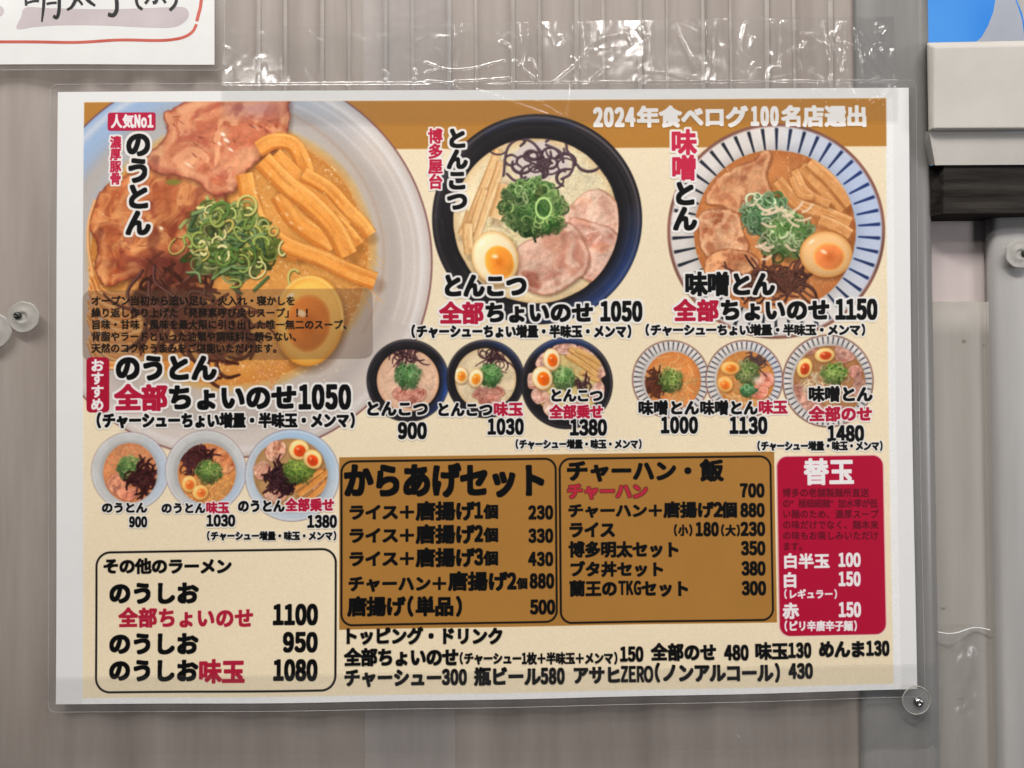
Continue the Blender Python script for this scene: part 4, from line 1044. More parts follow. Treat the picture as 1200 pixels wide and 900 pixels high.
m_beam = principled('dark_wood', (.02, .018, .016), .75, .12, noise=((.006, .005, .005), (.042, .036, .031), 170), stretch=(.1, 1, 1.2), bump=(260, .9, .0012))
m_washer = principled('milky_plastic', (.50, .475, .44), .3, .5, noise=((.43, .41, .375), (.56, .535, .50), 110), trans=.3)
m_clearw = clear_film('clear_plastic_washer', .12, tint=(.93, .93, .93), haze=.13, gain=2)
m_steel = principled('screw_steel', (.42, .42, .42), .28, .5, metallic=1, noise=((.3, .3, .3), (.5, .5, .5), 300))
m_dark = principled('dark_steel', (.06, .065, .06), .45, .4, metallic=.6, noise=((.03, .035, .03), (.10, .11, .09), 400))
m_cloth = principled('grey_sheet', (.34, .36, .42), .6, .3, noise=((.31, .33, .39), (.38, .40, .46), 20))
m_black_ink = principled('black_ink', (.008, .008, .009), .5, .3, noise=((.006, .006, .007), (.012, .012, .013), 80))
m_red_ink = principled('orange_red_ink', lin(202, 96, 80), .6, .2, noise=(lin(190, 82, 68), lin(214, 112, 96), 70))
m_grey_ink = principled('greyish_pink_ink', lin(200, 188, 190), .6, .2, noise=(lin(194, 182, 184), lin(206, 195, 197), 60))

# ------------------------------------------------------------------ corrugated wall
PX = .0004193
PER = 75.5
def corr(x):
    """depth of the corrugation (m, positive towards the room) at photo column x"""
    ph = (np.asarray(x, float) - 319) / PER * 2 * math.pi
    c = np.cos(ph) * 1.25
    s_ = .0017 * np.tanh(c) / math.tanh(1.25) - .0030
    X_ = np.asarray(x, float); k = np.clip((X_ - 60) / 60, 0, 1); k = k * k * (3 - 2 * k)
    s_ = s_ * k + (1 - k) * (-.0034 + .0016 * np.cos((X_ - 18) / 130 * 2 * math.pi))
    return s_
    q = np.mod(np.asarray(x, float) - 319 + PER / 2, PER) - PER / 2
    return s_ + .00042 * np.exp(-((np.abs(q) - 15.5) / 2.0) ** 2)

xs = np.arange(-120, 1084, 1.6); ys = np.linspace(-90, 990, 28)
XX, YY = np.meshgrid(xs, ys)
lean = (XX - 600) / 600 * .0     # ribs run upright
def xcol(XX, YY):                # upright ribs lean a little in the photo: follow world z
    return XX
base = on_plane(XX, np.full_like(XX, 450.), 0)
zz = on_plane(np.full_like(YY, 600.), YY, 0)[..., 2]
_c = corr(XX); _k = np.clip((YY - 350) / 350, 0, 1)
_c = _c * (1 - _k) + _k * (-.0030 + .45 * (_c + .0030) + .0012 * (fbm(XX, YY * .02, 90, 77, 2) - .5) * 2)
V = np.stack([base[..., 0], -_c, zz], -1)
V[..., 1] += .0006 * (fbm(XX, YY, 160, 91, 3) - .5) * 2
wall = mesh_obj('wall', V.reshape(-1, 3), grid_faces(len(xs), len(ys)), m_sheet, smooth=True)
tag(wall, 'frosted grey beige corrugated plastic wall sheet behind the menu', kind='structure')

# pale strips along each rib: bright reflection lines put into the colour
m_glint = principled('painted_glint', (.50, .45, .41), .4, .5, noise=((.40, .355, .32), (.58, .52, .475), 14), stretch=(1, 1, 2.5), trans=.3)
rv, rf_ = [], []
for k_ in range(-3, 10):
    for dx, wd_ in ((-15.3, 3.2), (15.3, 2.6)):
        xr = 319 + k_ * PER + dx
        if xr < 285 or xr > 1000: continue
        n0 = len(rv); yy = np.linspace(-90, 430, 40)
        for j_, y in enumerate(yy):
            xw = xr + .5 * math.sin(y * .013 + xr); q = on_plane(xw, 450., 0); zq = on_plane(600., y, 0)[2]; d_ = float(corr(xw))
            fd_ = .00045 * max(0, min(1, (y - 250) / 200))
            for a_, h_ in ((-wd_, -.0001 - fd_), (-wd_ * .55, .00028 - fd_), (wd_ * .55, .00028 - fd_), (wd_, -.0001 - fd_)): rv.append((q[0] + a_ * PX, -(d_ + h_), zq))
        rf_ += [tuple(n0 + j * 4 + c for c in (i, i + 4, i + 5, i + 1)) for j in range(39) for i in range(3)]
mesh_obj('glint_line', rv, rf_, m_glint, wall, True)

# unseen dark slab added behind the frosted sheet to dim its lower part
def slab(name, x0, y0, x1, y1, d_front, d_back, mat, parent=None, label=None, kind=None, cat=None, bev=0, persp=True):
    """a box whose front face fills the photo rectangle at depth d_front"""
    a = on_plane(np.array([x0, x1, x1, x0]), np.array([y0, y0, y1, y1]), d_front)
    bm_v = [tuple(p) for p in a] + [(p[0], -d_back, p[2]) for p in a]
    f = [(0, 3, 2, 1), (4, 5, 6, 7), (0, 1, 5, 4), (1, 2, 6, 5), (2, 3, 7, 6), (3, 0, 4, 7)]
    o = mesh_obj(name, bm_v, f, mat, parent)
    if bev:
        md = o.modifiers.new('bevel', 'BEVEL'); md.width = bev; md.segments = 3
    if cat or kind or label: tag(o, label, cat, kind=kind)
    return o

m_backing = principled('dim_backing', (.16, .14, .13), .8, .1, noise=((.12, .10, .09), (.2, .18, .16), 6))
slab('back_blocker', -900, 470, 1500, 1500, -.16, -.17, m_backing, label='unseen dark slab added to dim the lower frosted sheet', kind='structure')

# ------------------------------------------------------------------ right-hand panels
# grey strip at the sheet's edge with a rounded right edge
prof = [(1004, -.0012), (1012, -.0002), (1040, .0001), (1062, .0000), (1072, .0006), (1079, .0011), (1084, .0010), (1087, .0004), (1089, -.001), (1090, -.005), (1090, -.012)]
vs_, fs_ = [], []
yy = np.linspace(-60, 960, 20)
for y in yy:
    for (x, d) in prof:
        xo = (y - 50) * (13.0 / 850)
        vs_.append(P(x - 4 + xo * (1 if x > 1050 else .6), y, d))
fs_ = grid_faces(len(prof), len(yy))
st = mesh_obj('grey_edge_strip', vs_, fs_, m_strip, smooth=True)
tag(st, 'upright grey plastic edge strip to the right of the menu', 'edge strip')
md = st.modifiers.new('thickness', 'SOLIDIFY'); md.thickness = .0008; md.offset = -1

def sheet(name, pts, depth, mat, thick, label, cat, curve_fn=None, nx=24, ny=16):
    """upright sheet between two leaning side lines: pts = (xt0, xt1, yt, xb0, xb1, yb)"""
    xt0, xt1, yt, xb0, xb1, yb = pts; v = []
    for j in range(ny):
        t = j / (ny - 1); y = yt + (yb - yt) * t
        for i in range(nx):
            s = i / (nx - 1); x = (xt0 + (xt1 - xt0) * s) * (1 - t) + (xb0 + (xb1 - xb0) * s) * t
            v.append(P(x, y, depth + (curve_fn(s, t) if curve_fn else 0)))
    o = mesh_obj(name, v, grid_faces(nx, ny), mat, smooth=True)
    md = o.modifiers.new('thickness', 'SOLIDIFY'); md.thickness = thick; md.offset = -1
    tag(o, label, cat)
    return o
sheet('pinkish_panel', (1076, 1180, 236, 1078, 1182, 372), -.0125, m_pink, .002, 'short pinkish grey panel just below the dark wood beam', 'panel')
def rib(s, t): return .0030 * np.exp(-((s - .80) / .05) ** 2) + .0012 * np.exp(-((s - .55) / .12) ** 2) - .002 * max(0, s - .9) * 10
sheet('beige_panel', (1076, 1182, 354, 1086, 1194, 960), -.0105, m_back, .0015, 'narrow upright beige panel between grey strip and right-hand sheet', 'panel', rib, 40)
def rb2(s, t): return -.0035 * np.exp(-(s / .03) ** 2) + .0012 * math.sin(s * 5)
rs = sheet('pale_grey_sheet', (1157, 1290, 246, 1170, 1300, 960), -.0055, m_right, .0018, 'pale grey plastic sheet at the right edge below the beam', 'panel', rb2, 40)

# cream ledge
led = empty('cream_ledge', P(1150, 120, .01)); tag(led, 'cream speckled plastic ledge above the dark beam, top right', 'ledge')
fr = [(1095, 55), (1290, 51), (1290, 150), (1094, 151)]
md_ = [(1086, 50), (1290, 46), (1290, 154), (1088, 154)]
lo = [(1094, 193), (1290, 190)]
V_ = [P(x, y, .0125) for x, y in fr] + [P(x, y, .0095) for x, y in md_] + [P(x, y, -.012) for x, y in md_]
F_ = [(0, 3, 2, 1), (4, 0, 1, 5), (4, 7, 3, 0), (7, 6, 2, 3), (8, 11, 7, 4), (8, 4, 5, 9)]
body = mesh_obj('ledge_body', V_, F_, m_cream, led)
b_ = body.modifiers.new('bevel', 'BEVEL'); b_.width = .0009; b_.segments = 3; b_.limit_method = 'ANGLE'; b_.angle_limit = .15
V_ = [P(1089, 154.5, .0092), P(1290, 154.5, .0092), P(1290, 192.5, .0066), P(1096, 193.5, .0066), P(1076, 154.5, -.012), P(1290, 154.5, -.012), P(1290, 192.5, -.012), P(1076, 193.5, -.012)]
low = mesh_obj('ledge_underside', V_, [(0, 3, 2, 1), (0, 4, 7, 3), (3, 7, 6, 2), (4, 0, 1, 5), (4, 5, 6, 7)], m_cream, led)

# dark wood beam
beam = empty('wood_beam', P(1150, 222, .01)); tag(beam, 'dark stained wood beam under the cream ledge', 'beam')
V_ = [P(1106, 189, .0055), P(1290, 187, .0055), P(1290, 249, .0055), P(1106, 251, .0055)]
V_ += [(V_[0][0] - .0062, .010, V_[0][2]), (V_[1][0], .010, V_[1][2]), (V_[2][0], .010, V_[2][2]), (V_[3][0] - .0062, .010, V_[3][2])]
bo = mesh_obj('beam_body', V_, [(0, 3, 2, 1), (0, 4, 7, 3), (0, 1, 5, 4), (3, 7, 6, 2), (1, 2, 6, 5)], m_beam, beam)
b_ = bo.modifiers.new('bevel', 'BEVEL'); b_.width = .0006; b_.segments = 2

# sky in the gap top right, and the grey curved sheet before it
ms, N_, L_, B_ = nt('blue_sky')
N_.remove(B_); em = N_.new('ShaderNodeEmission'); tc_ = N_.new('ShaderNodeTexCoord'); nz = N_.new('ShaderNodeTexNoise'); nz.inputs['Scale'].default_value = 2.2
rp = N_.new('ShaderNodeValToRGB'); rp.color_ramp.elements[0].color = (.02, .20, .72, 1); rp.color_ramp.elements[1].color = (.16, .46, .92, 1)
rp.color_ramp.elements[0].position = .35; rp.color_ramp.elements[1].position = .7
L_.new(tc_.outputs['Object'], nz.inputs[0]); L_.new(nz.outputs[0], rp.inputs[0]); L_.new(rp.outputs[0], em.inputs[0]); L_.new(em.outputs[0], N_['Material Output'].inputs[0])
em.inputs[1].default_value = 1.0
sky = mesh_obj('sky', [P(980, -200, -1.2), P(1450, -200, -1.2), P(1450, 200, -1.2), P(980, 200, -1.2)], [(0, 3, 2, 1)], ms)
tag(sky, 'patch of clear blue sky above the cream ledge', kind='structure')
gp = [(1140, 52), (1150, 44), (1158, 30), (1164, 14), (1168, -10), (1172, -40), (1184, -40), (1186, -10), (1193, 8), (1198, 24), (1200, 40), (1201, 52)]
A_ = [P(x, y, -.035) for x, y in gp]; Bk = [P(x, y, -.040) for x, y in gp]; n_ = len(gp)
cl = mesh_obj('grey_curved_sheet', A_ + Bk, [tuple(range(n_))[::-1], tuple(range(n_, 2 * n_))] + [(i, (i + 1) % n_, n_ + (i + 1) % n_, n_ + i) for i in range(n_)], m_cloth)
tag(cl, 'curved grey sheet edge standing against the blue sky', 'sheet')
gq = [(1188, -40), (1300, -40), (1300, 52), (1203, 52), (1202, 36), (1198, 16), (1190, -4)]
n_ = len(gq)
c2 = mesh_obj('pale_post', [P(x, y, -.045) for x, y in gq] + [P(x, y, -.052) for x, y in gq], [tuple(range(n_))[::-1], tuple(range(n_, 2 * n_))] + [(i, (i + 1) % n_, n_ + (i + 1) % n_, n_ + i) for i in range(n_)], m_right)
tag(c2, 'sliver of pale grey post in the top right corner', 'post')

# ------------------------------------------------------------------ the laminated menu
BASE = .0032
def warp(u, v):
    s, t = np.asarray(u, float) / PW, np.asarray(v, float) / PH
    return (.0007 * np.sin(s * 7.2 + .6) * (.35 + .65 * t) + .0006 * np.sin(t * 5.1 + s * 2.3) + .0028 * np.clip((t - .55) / .45, 0, 1) ** 2 * (.5 + .5 * np.cos((s - .5) * 5))
            + .0005 * np.sin(s * 23 + t * 2) * np.clip(t - .4, 0, 1))
def pw(u, v, off=0.):
    u = np.asarray(u, float); v = np.asarray(v, float)
    x, y = ap(HM, u, v)
    s, t = u / PW, v / PH
    y = y + 2.2 * 4 * s * (1 - s) * np.clip((t - .93) / .07, 0, 1.2)
    p = on_plane(x, y, BASE)
    p[..., 1] = -(BASE + warp(u, v) + off)
    # the camera is straight on: keep the sheet's own outline while it bows a hair forwards
    return p
def puv(u, v): return np.stack([np.asarray(u) / PW, 1 - np.asarray(v) / PH], -1)

menu = empty('laminated_menu', P(569, 460, 0)); tag(menu, 'large laminated ramen menu with food photos, gold and red price panels', 'menu')
def grid_sheet(name, u0, v0, u1, v1, off, mat, nu, nv, uv=True, flip=False):
    U, V2 = np.meshgrid(np.linspace(u0, u1, nu), np.linspace(v0, v1, nv))
    vv = pw(U, V2, off).reshape(-1, 3)
    f = grid_faces(nu, nv)
    if not flip: f = [q[::-1] for q in f]
    return mesh_obj(name, vv, f, mat, menu, True, puv(U.ravel(), V2.ravel()) if uv else None)
grid_sheet('printed_sheet', 0, 0, PW, PH, 0, m_print, 126, 90)
# paper thickness behind the print
e0 = pw(np.array([0, PW, PW, 0]), np.array([0, 0, PH, PH]), 0)
back_sheet = grid_sheet('paper_backing', 0, 0, PW, PH, -.0003, m_paper, 63, 45, uv=False)

def star_part(name, cu, cv, rfun, off, label=None, nr=10, na=72):
    th = np.linspace(0, 2 * math.pi, na, endpoint=False); r = np.array([rfun(a) for a in th])
    U = [cu]; V2 = [cv]
    for k in range(1, nr + 1):
        U += list(cu + r * k / nr * np.cos(th)); V2 += list(cv + r * k / nr * np.sin(th))
    U, V2 = np.array(U), np.array(V2)
    f = [(0, 1 + i, 1 + (i + 1) % na)[::1] for i in range(na)]
    for k in range(nr - 1):
        a, b = 1 + k * na, 1 + (k + 1) * na
        f += [(a + i, b + i, b + (i + 1) % na, a + (i + 1) % na) for i in range(na)]
    o = mesh_obj(name, pw(U, V2, off), [q[::-1] for q in f], m_print, menu, True, puv(U, V2))
    if label: o['label'] = label
    return o
for i, (cx, cy, rx, ry, lab) in enumerate(PICTURES):
    cu, cv = to_pu(cx, cy); cu = float(cu); cv = float(cv)
    (ul, _), (ur, _) = to_pu(cx - rx, cy), to_pu(cx + rx, cy); (_, vt), (_, vb) = to_pu(cx, cy - ry), to_pu(cx, cy + ry)
    a_, b2 = (ur - ul) / 2, (vb - vt) / 2
    def rf(t, a_=a_, b2=b2, cu=cu, cv=cv):
        r = 1 / math.sqrt((math.cos(t) / a_) ** 2 + (math.sin(t) / b2) ** 2)
        for lim, c, o_ in ((PRINT[0], math.cos(t), cu), (PRINT[1], math.sin(t), cv), (PRINT[2], math.cos(t), cu)):
            if abs(c) > 1e-6 and (lim - o_) / c > 0: r = min(r, (lim - o_) / c)
        return r
    star_part('food_photo', cu, cv, rf, .00004 + .000004 * i, lab, nr=26 if rx > 200 else (16 if rx > 100 else 8), na=144 if rx > 100 else 64)
for i, (nm, lab, (u0, v0, u1, v1)) in enumerate(PANELS):
    cu, cv = (u0 + u1) / 2, (v0 + v1) / 2; hx, hy = (u1 - u0) / 2, (v1 - v0) / 2; r_ = 12 if nm == 'panel' else 4
    def rf(t, hx=hx, hy=hy, r_=r_):
        lo_, hi_ = 0, hx + hy
        c, s = math.cos(t), math.sin(t)
        for _ in range(18):
            m = (lo_ + hi_) / 2
            if float(rrect_d(np.array(m * c), np.array(m * s), -hx, -hy, hx, hy, r_)) < 0: lo_ = m
            else: hi_ = m
        return lo_
    star_part(nm, cu, cv, rf, .00010 + .000003 * i, lab, nr=16 if nm == 'panel' else 4, na=120 if nm == 'panel' else 48)

# lettering: each line of print is a part, cut along its own outline
groups = {}
for key, name, sl, mk in TEXT_PARTS: groups.setdefault((key, name), []).append((sl, mk))
for gi, ((key, name), lst) in enumerate(groups.items()):
    vs_, fs_, uv_ = [], [], []
    for (sl, mk) in lst:
        r0, c0 = sl[0].start, sl[1].start
        h = mk.shape[0] // 2 * 2
        m2 = mk[:h:2] | mk[1:h:2]
        m2 = np.pad(m2, ((0, 0), (1, 1)))
        d = np.diff(m2.astype(np.int8), axis=1)
        for r in range(m2.shape[0]):
            st_, en_ = np.where(d[r] == 1)[0], np.where(d[r] == -1)[0]
            for a, b in zip(st_, en_):
                while a < b:
                    e = min(b, a + 32)
                    ua, ub, va, vb = (c0 + a) / S, (c0 + e) / S, (r0 + 2 * r) / S, (r0 + 2 * r + 2) / S
                    k = len(vs_); vs_ += [(ua, va), (ub, va), (ub, vb), (ua, vb)]; fs_.append((k, k + 3, k + 2, k + 1)[::1]); a = e
    if not vs_: continue
    arr = np.array(vs_)
    fs_ = [f for f in fs_]
    mesh_obj(name, pw(arr[:, 0], arr[:, 1], .00014), [f for f in fs_], m_print, menu, True, puv(arr[:, 0], arr[:, 1]))

# clear laminate over and around the sheet: rounded corners
def film_sheet(name, u0, v0, u1, v1, off, r, parent, place, mat, nu=80, nv=56):
    U, V2 = np.meshgrid(np.linspace(u0, u1, nu), np.linspace(v0, v1, nv))
    for (cx, cy, sx, sy) in ((u0 + r, v0 + r, -1, -1), (u1 - r, v0 + r, 1, -1), (u1 - r, v1 - r, 1, 1), (u0 + r, v1 - r, -1, 1)):
        du, dv = (U - cx) * sx, (V2 - cy) * sy
        m = (du > 0) & (dv > 0); L2 = np.hypot(du, dv); mx = np.maximum(du, dv)
        k = np.where(m & (L2 > 0), mx / np.maximum(L2, 1e-9), 1)
        U = np.where(m, cx + du * k * sx, U); V2 = np.where(m, cy + dv * k * sy, V2)
    o = mesh_obj(name, place(U, V2, off).reshape(-1, 3), [q[::-1] for q in grid_faces(nu, nv)], mat, parent, True)
    return o
def rim_tube(name, u0, v0, u1, v1, off, r, parent, place, mat, w=.0004):
    pts = []
    for (cx, cy, a0) in ((u1 - r, v0 + r, -90), (u1 - r, v1 - r, 0), (u0 + r, v1 - r, 90), (u0 + r, v0 + r, 180)):
        for k in range(7):
            a = math.radians(a0 + 15 * k); pts.append((cx + r * math.cos(a), cy + r * math.sin(a)))
    dense = []
    for i in range(len(pts)):
        a, b = np.array(pts[i]), np.array(pts[(i + 1) % len(pts)]); n = max(1, int(np.hypot(*(b - a)) / 12))
        for k in range(n): dense.append(a + (b - a) * k / n)
    dn = np.array(dense); c = place(dn[:, 0], dn[:, 1], off); n = len(c); v = []; f = []
    tan = np.roll(c, -1, 0) - np.roll(c, 1, 0); tan /= np.linalg.norm(tan, axis=1)[:, None] + 1e-12
    nrm = np.cross(tan, np.array([0, 1, 0])); nrm /= np.linalg.norm(nrm, axis=1)[:, None] + 1e-12
    for i in range(n):
        for a in (0, 90, 180, 270): v.append(c[i] + nrm[i] * w * math.cos(math.radians(a)) + np.array([0, 1, 0]) * w * .6 * math.sin(math.radians(a)))
    for i in range(n):
        j = (i + 1) % n
        for k in range(4): f.append((i * 4 + k, i * 4 + (k + 1) % 4, j * 4 + (k + 1) % 4, j * 4 + k))
    return mesh_obj(name, np.array(v), f, mat, parent, True)
m_strip_film = clear_film('strip_film', .22, tint=(.97, .97, .98), haze=.10, bump=(60, .3, .0006), stretch=(1, 1, .3))
m_rim = principled('film_rim', (.55, .53, .51), .25, .6, noise=((.48, .46, .44), (.62, .6, .58), 50))
film_sheet('laminate_film', -9, -9, PW + 9, PH + 9, .0005, 9, menu, pw, m_film)
film_sheet('laminate_margin', -9, -9, PW + 9, PH + 9, -.0005, 9, menu, pw, m_filmedge, 40, 28)
rim_tube('laminate_rim', -9, -9, PW + 9, PH + 9, 0, 9, menu, pw, m_rim, .00011)

# ------------------------------------------------------------------ handwritten sign, top left
sg = empty('handwritten_sign', P(120, 30, .001)); tag(sg, 'white laminated handwritten sign cut off at the top left corner', 'sign')
def ps(u, v, off=0.):
    p = on_plane(np.asarray(u, float), np.asarray(v, float), .0042); p[..., 1] = -(.0042 + off + .0003 * np.sin(np.asarray(u) * .02)); return p
def quad_sheet(name, x0, y0, x1, y1, off, mat, n=20):
    U, V2 = np.meshgrid(np.linspace(x0, x1, n), np.linspace(y0, y1, n))
    return mesh_obj(name, ps(U, V2, off).reshape(-1, 3), [q[::-1] for q in grid_faces(n, n)], mat, sg, True)
quad_sheet('paper', -120, -120, 251, 75.5, 0, m_paper); quad_sheet('paper_back', -120, -120, 251, 75.5, -.0003, m_paper)
film_sheet('laminate_film', -130, -130, 263, 82, .0006, 9, sg, ps, m_film, 40, 24); film_sheet('laminate_margin', -130, -130, 263, 82, -.0006, 9, sg, ps, m_filmedge, 40, 24)
rim_tube('laminate_rim', -130, -130, 263, 82, 0, 9, sg, ps, m_rim, .00012)
def ribbon(pts, w, off, n=8, taper=None):
    p = curve(pts, n); t = np.gradient(p, axis=0); t /= np.linalg.norm(t, axis=1)[:, None] + 1e-9
    q = np.stack([-t[:, 1], t[:, 0]], 1); k = np.linspace(0, 1, len(p))
    ww = w * (np.ones(len(p)) if taper is None else np.interp(k, [0, .5, 1], taper))
    a, b = p + q * ww[:, None], p - q * ww[:, None]; v = []; f = []
    for i in range(len(p)): v += [ps(*a[i], off), ps(*b[i], off)]
    for i in range(len(p) - 1): f.append((2 * i, 2 * i + 1, 2 * i + 3, 2 * i + 2))
    return np.array(v), f
def ribbons(name, lst, mat, off, label=None):
    V3, F3 = [], []
    for j, (pts, w, *tp) in enumerate(lst):
        v, f = ribbon(pts, w, off + j * .000012, taper=tp[0] if tp else None); k = sum(len(x) for x in V3); V3.append(v); F3 += [tuple(i + k for i in q) for q in f]
    o = mesh_obj(name, np.concatenate(V3), F3, mat, sg)
    if label: o['label'] = label
    return o
pp = smooth_poly([(20, 34), (25, 20), (31, 9), (60, 10), (130, 11), (200, 8), (217, 9), (221, 18), (214, 27), (200, 32), (170, 32), (120, 30), (70, 30), (40, 32)], 5)
mesh_obj('brush_patch', np.array([ps(*q, .00004) for q in pp]), [tuple(range(len(pp)))], m_grey_ink, sg)
pp = [(-6 + 11 * math.cos(a / 16 * 6.283), 13 + 8 * math.sin(a / 16 * 6.283)) for a in range(16)]
mesh_obj('brush_dot', np.array([ps(*q, .00004) for q in pp]), [tuple(range(16))], m_grey_ink, sg)
ribbons('border_line', [([(-60, 49), (30, 49.2), (90, 50), (140, 47), (185, 47.3), (206, 45.5), (218, 42), (226, 36), (230, 28)], 1.7), ([(230.3, 24.5), (232.5, 16), (235, 5), (237, -20), (238, -60)], 1.9)], m_red_ink, .00006)
ribbons('handwriting', [
    ([(30, -20), (30.5, -4), (31, 7)], 1.5), ([(31, 4), (38, 2), (45, 1)], 1.4), ([(45, -20), (45.5, -6), (44.5, 3)], 1.4), ([(52, -25), (52, 0), (51, 14), (49.5, 26)], 1.8, [1, 1, .5]),
    ([(69, -24), (70, 0), (69.5, 14), (67, 21), (63, 19)], 2.0), ([(54, -5), (60, -6), (67, -6)], 1.3), ([(55, 5), (60, 4), (67, 3.5)], 1.3), ([(96, -20), (91, -4), (85, 8), (79, 12)], 2.0, [1, 1, .6]), ([(97, -8), (104, 1), (112, 7)], 2.1, [1, 1, .6]),
    ([(91, -1), (95, 3), (97, 6)], 1.4), ([(135, -18), (137, 0), (137, 12), (133, 18), (127, 17)], 2.2), ([(168, -18), (162, -8), (160, 0), (162, 7), (167, 11)], 1.7), ([(175, -3), (172, 2), (170, 4)], 1.5),
    ([(183, -18), (184, -4), (182.5, 2), (179, 3)], 1.8), ([(189, -4), (192, 0), (194, 3)], 1.5), ([(204, -16), (207, -4), (205, 5), (199, 12)], 1.7)], m_black_ink, .00010)

# ------------------------------------------------------------------ clear tapes
def tape(name, x0, x1, ytop, ybot, dep, nx, ny, mat, label, folds=(), crumple=.00025, seed=0, cat='tape', sag=None, ends=.0):
    U, T = np.meshgrid(np.linspace(0, 1, nx), np.linspace(0, 1, ny))
    X = x0(T) + (x1(T) - x0(T)) * U if callable(x0) else x0 + (x1 - x0) * U
    Y = ytop(X) * (1 - T) + ybot(X) * T
    h = crumple * (fbm(X, Y, 26, seed, 3) - .5) * 2 * (np.clip((X - 480) / 260, .2, 1) if seed == 5 else 1)
    rd = 1 - np.abs(fbm(X * 1.0, Y * .8, 34, seed + 7, 3) * 2 - 1)
    h = h + crumple * .5 * np.clip(rd - .86, 0, 1) * 7
    for (pts, hh, w) in folds:
        p = curve(pts, 5); best = np.full(X.shape, 1e9)
        for i in range(len(p) - 1):
            ax_, ay_ = p[i]; ex, ey = p[i + 1] - p[i]; L2 = ex * ex + ey * ey + 1e-9
            t = np.clip(((X - ax_) * ex + (Y - ay_) * ey) / L2, 0, 1)
            best = np.minimum(best, (X - ax_ - t * ex) ** 2 + (Y - ay_ - t * ey) ** 2)
        h = h + hh * (1.2 if seed == 5 else 1) * np.exp(-best / (w * w))
    d = dep(X, Y) + h
    p = on_plane(X, Y, .002); p[..., 1] = -d
    o = mesh_obj(name, p.reshape(-1, 3), [q[::-1] for q in grid_faces(nx, ny)], mat, None, True)
    tag(o, label, cat)
    return o
def over_menu(X, Y):
    u, v = to_pu(X, Y)
    inside = np.minimum(np.minimum(u + 9, PW + 9 - u), np.minimum(v + 9, PH + 9 - v))
    k = np.clip(inside / 5, 0, 1); k = k * k * (3 - 2 * k)
    outd = .0041 - .0026 * np.clip(-inside / 75, 0, 1) + .10 * (corr(X) + .0006) * np.clip(-inside / 60, 0, 1)
    return outd * (1 - k) + k * (BASE + warp(u, v) + .0011)
R_ = random.Random(12)
folds = [([(528, 87), (560, 82), (590, 74)], .0006, 1.5), ([(534, 99), (560, 98), (597, 95)], .0006, 1.6), ([(603, 74), (614, 86), (627, 97)], .0007, 1.6), ([(622, 72), (627, 84), (626, 96)], .0006, 1.5),
         ([(646, 102), (676, 76), (690, 58), (708, 47), (728, 42)], .0006, 1.3), ([(671, 69), (678, 82)], .0005, 1.2), ([(692, 96), (700, 90), (706, 84)], .0006, 1.5), ([(752, 80), (758, 88), (762, 80)], .0005, 1.2), ([(770, 86), (785, 90), (804, 95)], .0004, 1.1),
         ([(792, 34), (798, 50), (806, 66), (813, 84)], .0009, 2.4), ([(796, 28), (806, 32), (816, 38)], .0005, 1.2), ([(804, 20), (815, 22), (818, 28)], .0006, 1.4), ([(832, 70), (830, 86), (826, 98)], .0006, 1.3), ([(874, 28), (870, 44), (868, 60)], .0007, 2.2),
         ([(888, 84), (882, 92), (878, 98)], .0007, 2), ([(896, 98), (904, 84), (912, 82)], .0006, 1.5), ([(890, 98), (908, 94), (924, 91)], .0004, 1), ([(924, 62), (929, 58), (936, 66), (938, 82)], .0006, 1.4), ([(966, 26), (970, 48), (975, 74), (984, 92)], .0008, 1.5),
         ([(1012, 66), (1024, 84), (1028, 92), (1020, 98)], .0007, 1.8), ([(1010, 40), (1022, 54), (1034, 72), (1044, 90)], .0006, 1.3), ([(1002, 34), (1008, 60), (1010, 90)], .0005, 1.3), ([(1016, 122), (1030, 114), (1042, 100)], .0006, 1.3), ([(992, 52), (1000, 56), (1004, 50)], .0006, 1.3),
         ([(630, 122), (643, 130), (656, 137)], .0005, 1.3), ([(560, 108), (600, 122), (640, 136)], .0003, 1.2), ([(668, 104), (667, 122), (663, 138)], .0004, 1.1), ([(500, 76), (520, 84), (545, 86)], .0005, 1.6), ([(450, 86), (455, 92), (452, 97)], .0006, 1.5), ([(486, 84), (488, 92), (486, 96)], .0006, 1.3), ([(500, 88), (515, 84), (530, 88)], .0005, 1.5),
         ([(540, 108), (520, 100), (500, 98)], .0004, 1.2), ([(690, 100), (760, 102), (830, 101)], .0003, 1.0), ([(905, 108), (907, 100), (902, 92)], .0004, 1.1), ([(978, 104), (980, 100), (984, 104)], .0005, 1.2)]
for xr in (532, 609, 682, 757, 832, 908, 984):            # the tape is pulled over each rib
    folds.append(([(xr - 2, 26), (xr, 50), (xr - 1, 72 + R_.uniform(-4, 18))], .0004, 1.1)); folds.append(([(xr + 8, 26), (xr + 6, 60), (xr, 86)], .0003, 1.0))
for k in range(26):
    x = R_.uniform(850, 1046) if k < 20 else R_.uniform(560, 840); y = R_.uniform(24, 98); L_c = R_.uniform(7, 26); th = R_.gauss(1.5, .5)
    folds.append(([(x, y), (x + L_c * .5 * math.cos(th) + R_.uniform(-4, 4), y + L_c * .5 * math.sin(th)), (x + L_c * math.cos(th), min(104, y + L_c * math.sin(th)))], R_.uniform(.00015, .0004), R_.uniform(1.3, 3.0)))
for k in range(8):
    x = R_.uniform(900, 1040); folds.append(([(x, R_.uniform(96, 104)), (x + R_.uniform(3, 10), R_.uniform(104, 112)), (x + R_.uniform(6, 26), R_.uniform(112, 130))], R_.uniform(.0002, .0005), 1.2))
tape('clear_tape', 262, 1049, lambda X: 31 - (X - 262) * .0165, lambda X: 147 - (X - 262) * .004, over_menu, 900, 150, m_tape, 'wide crinkled clear tape along the top edge of the menu', folds, .00009, 5)
f2 = []
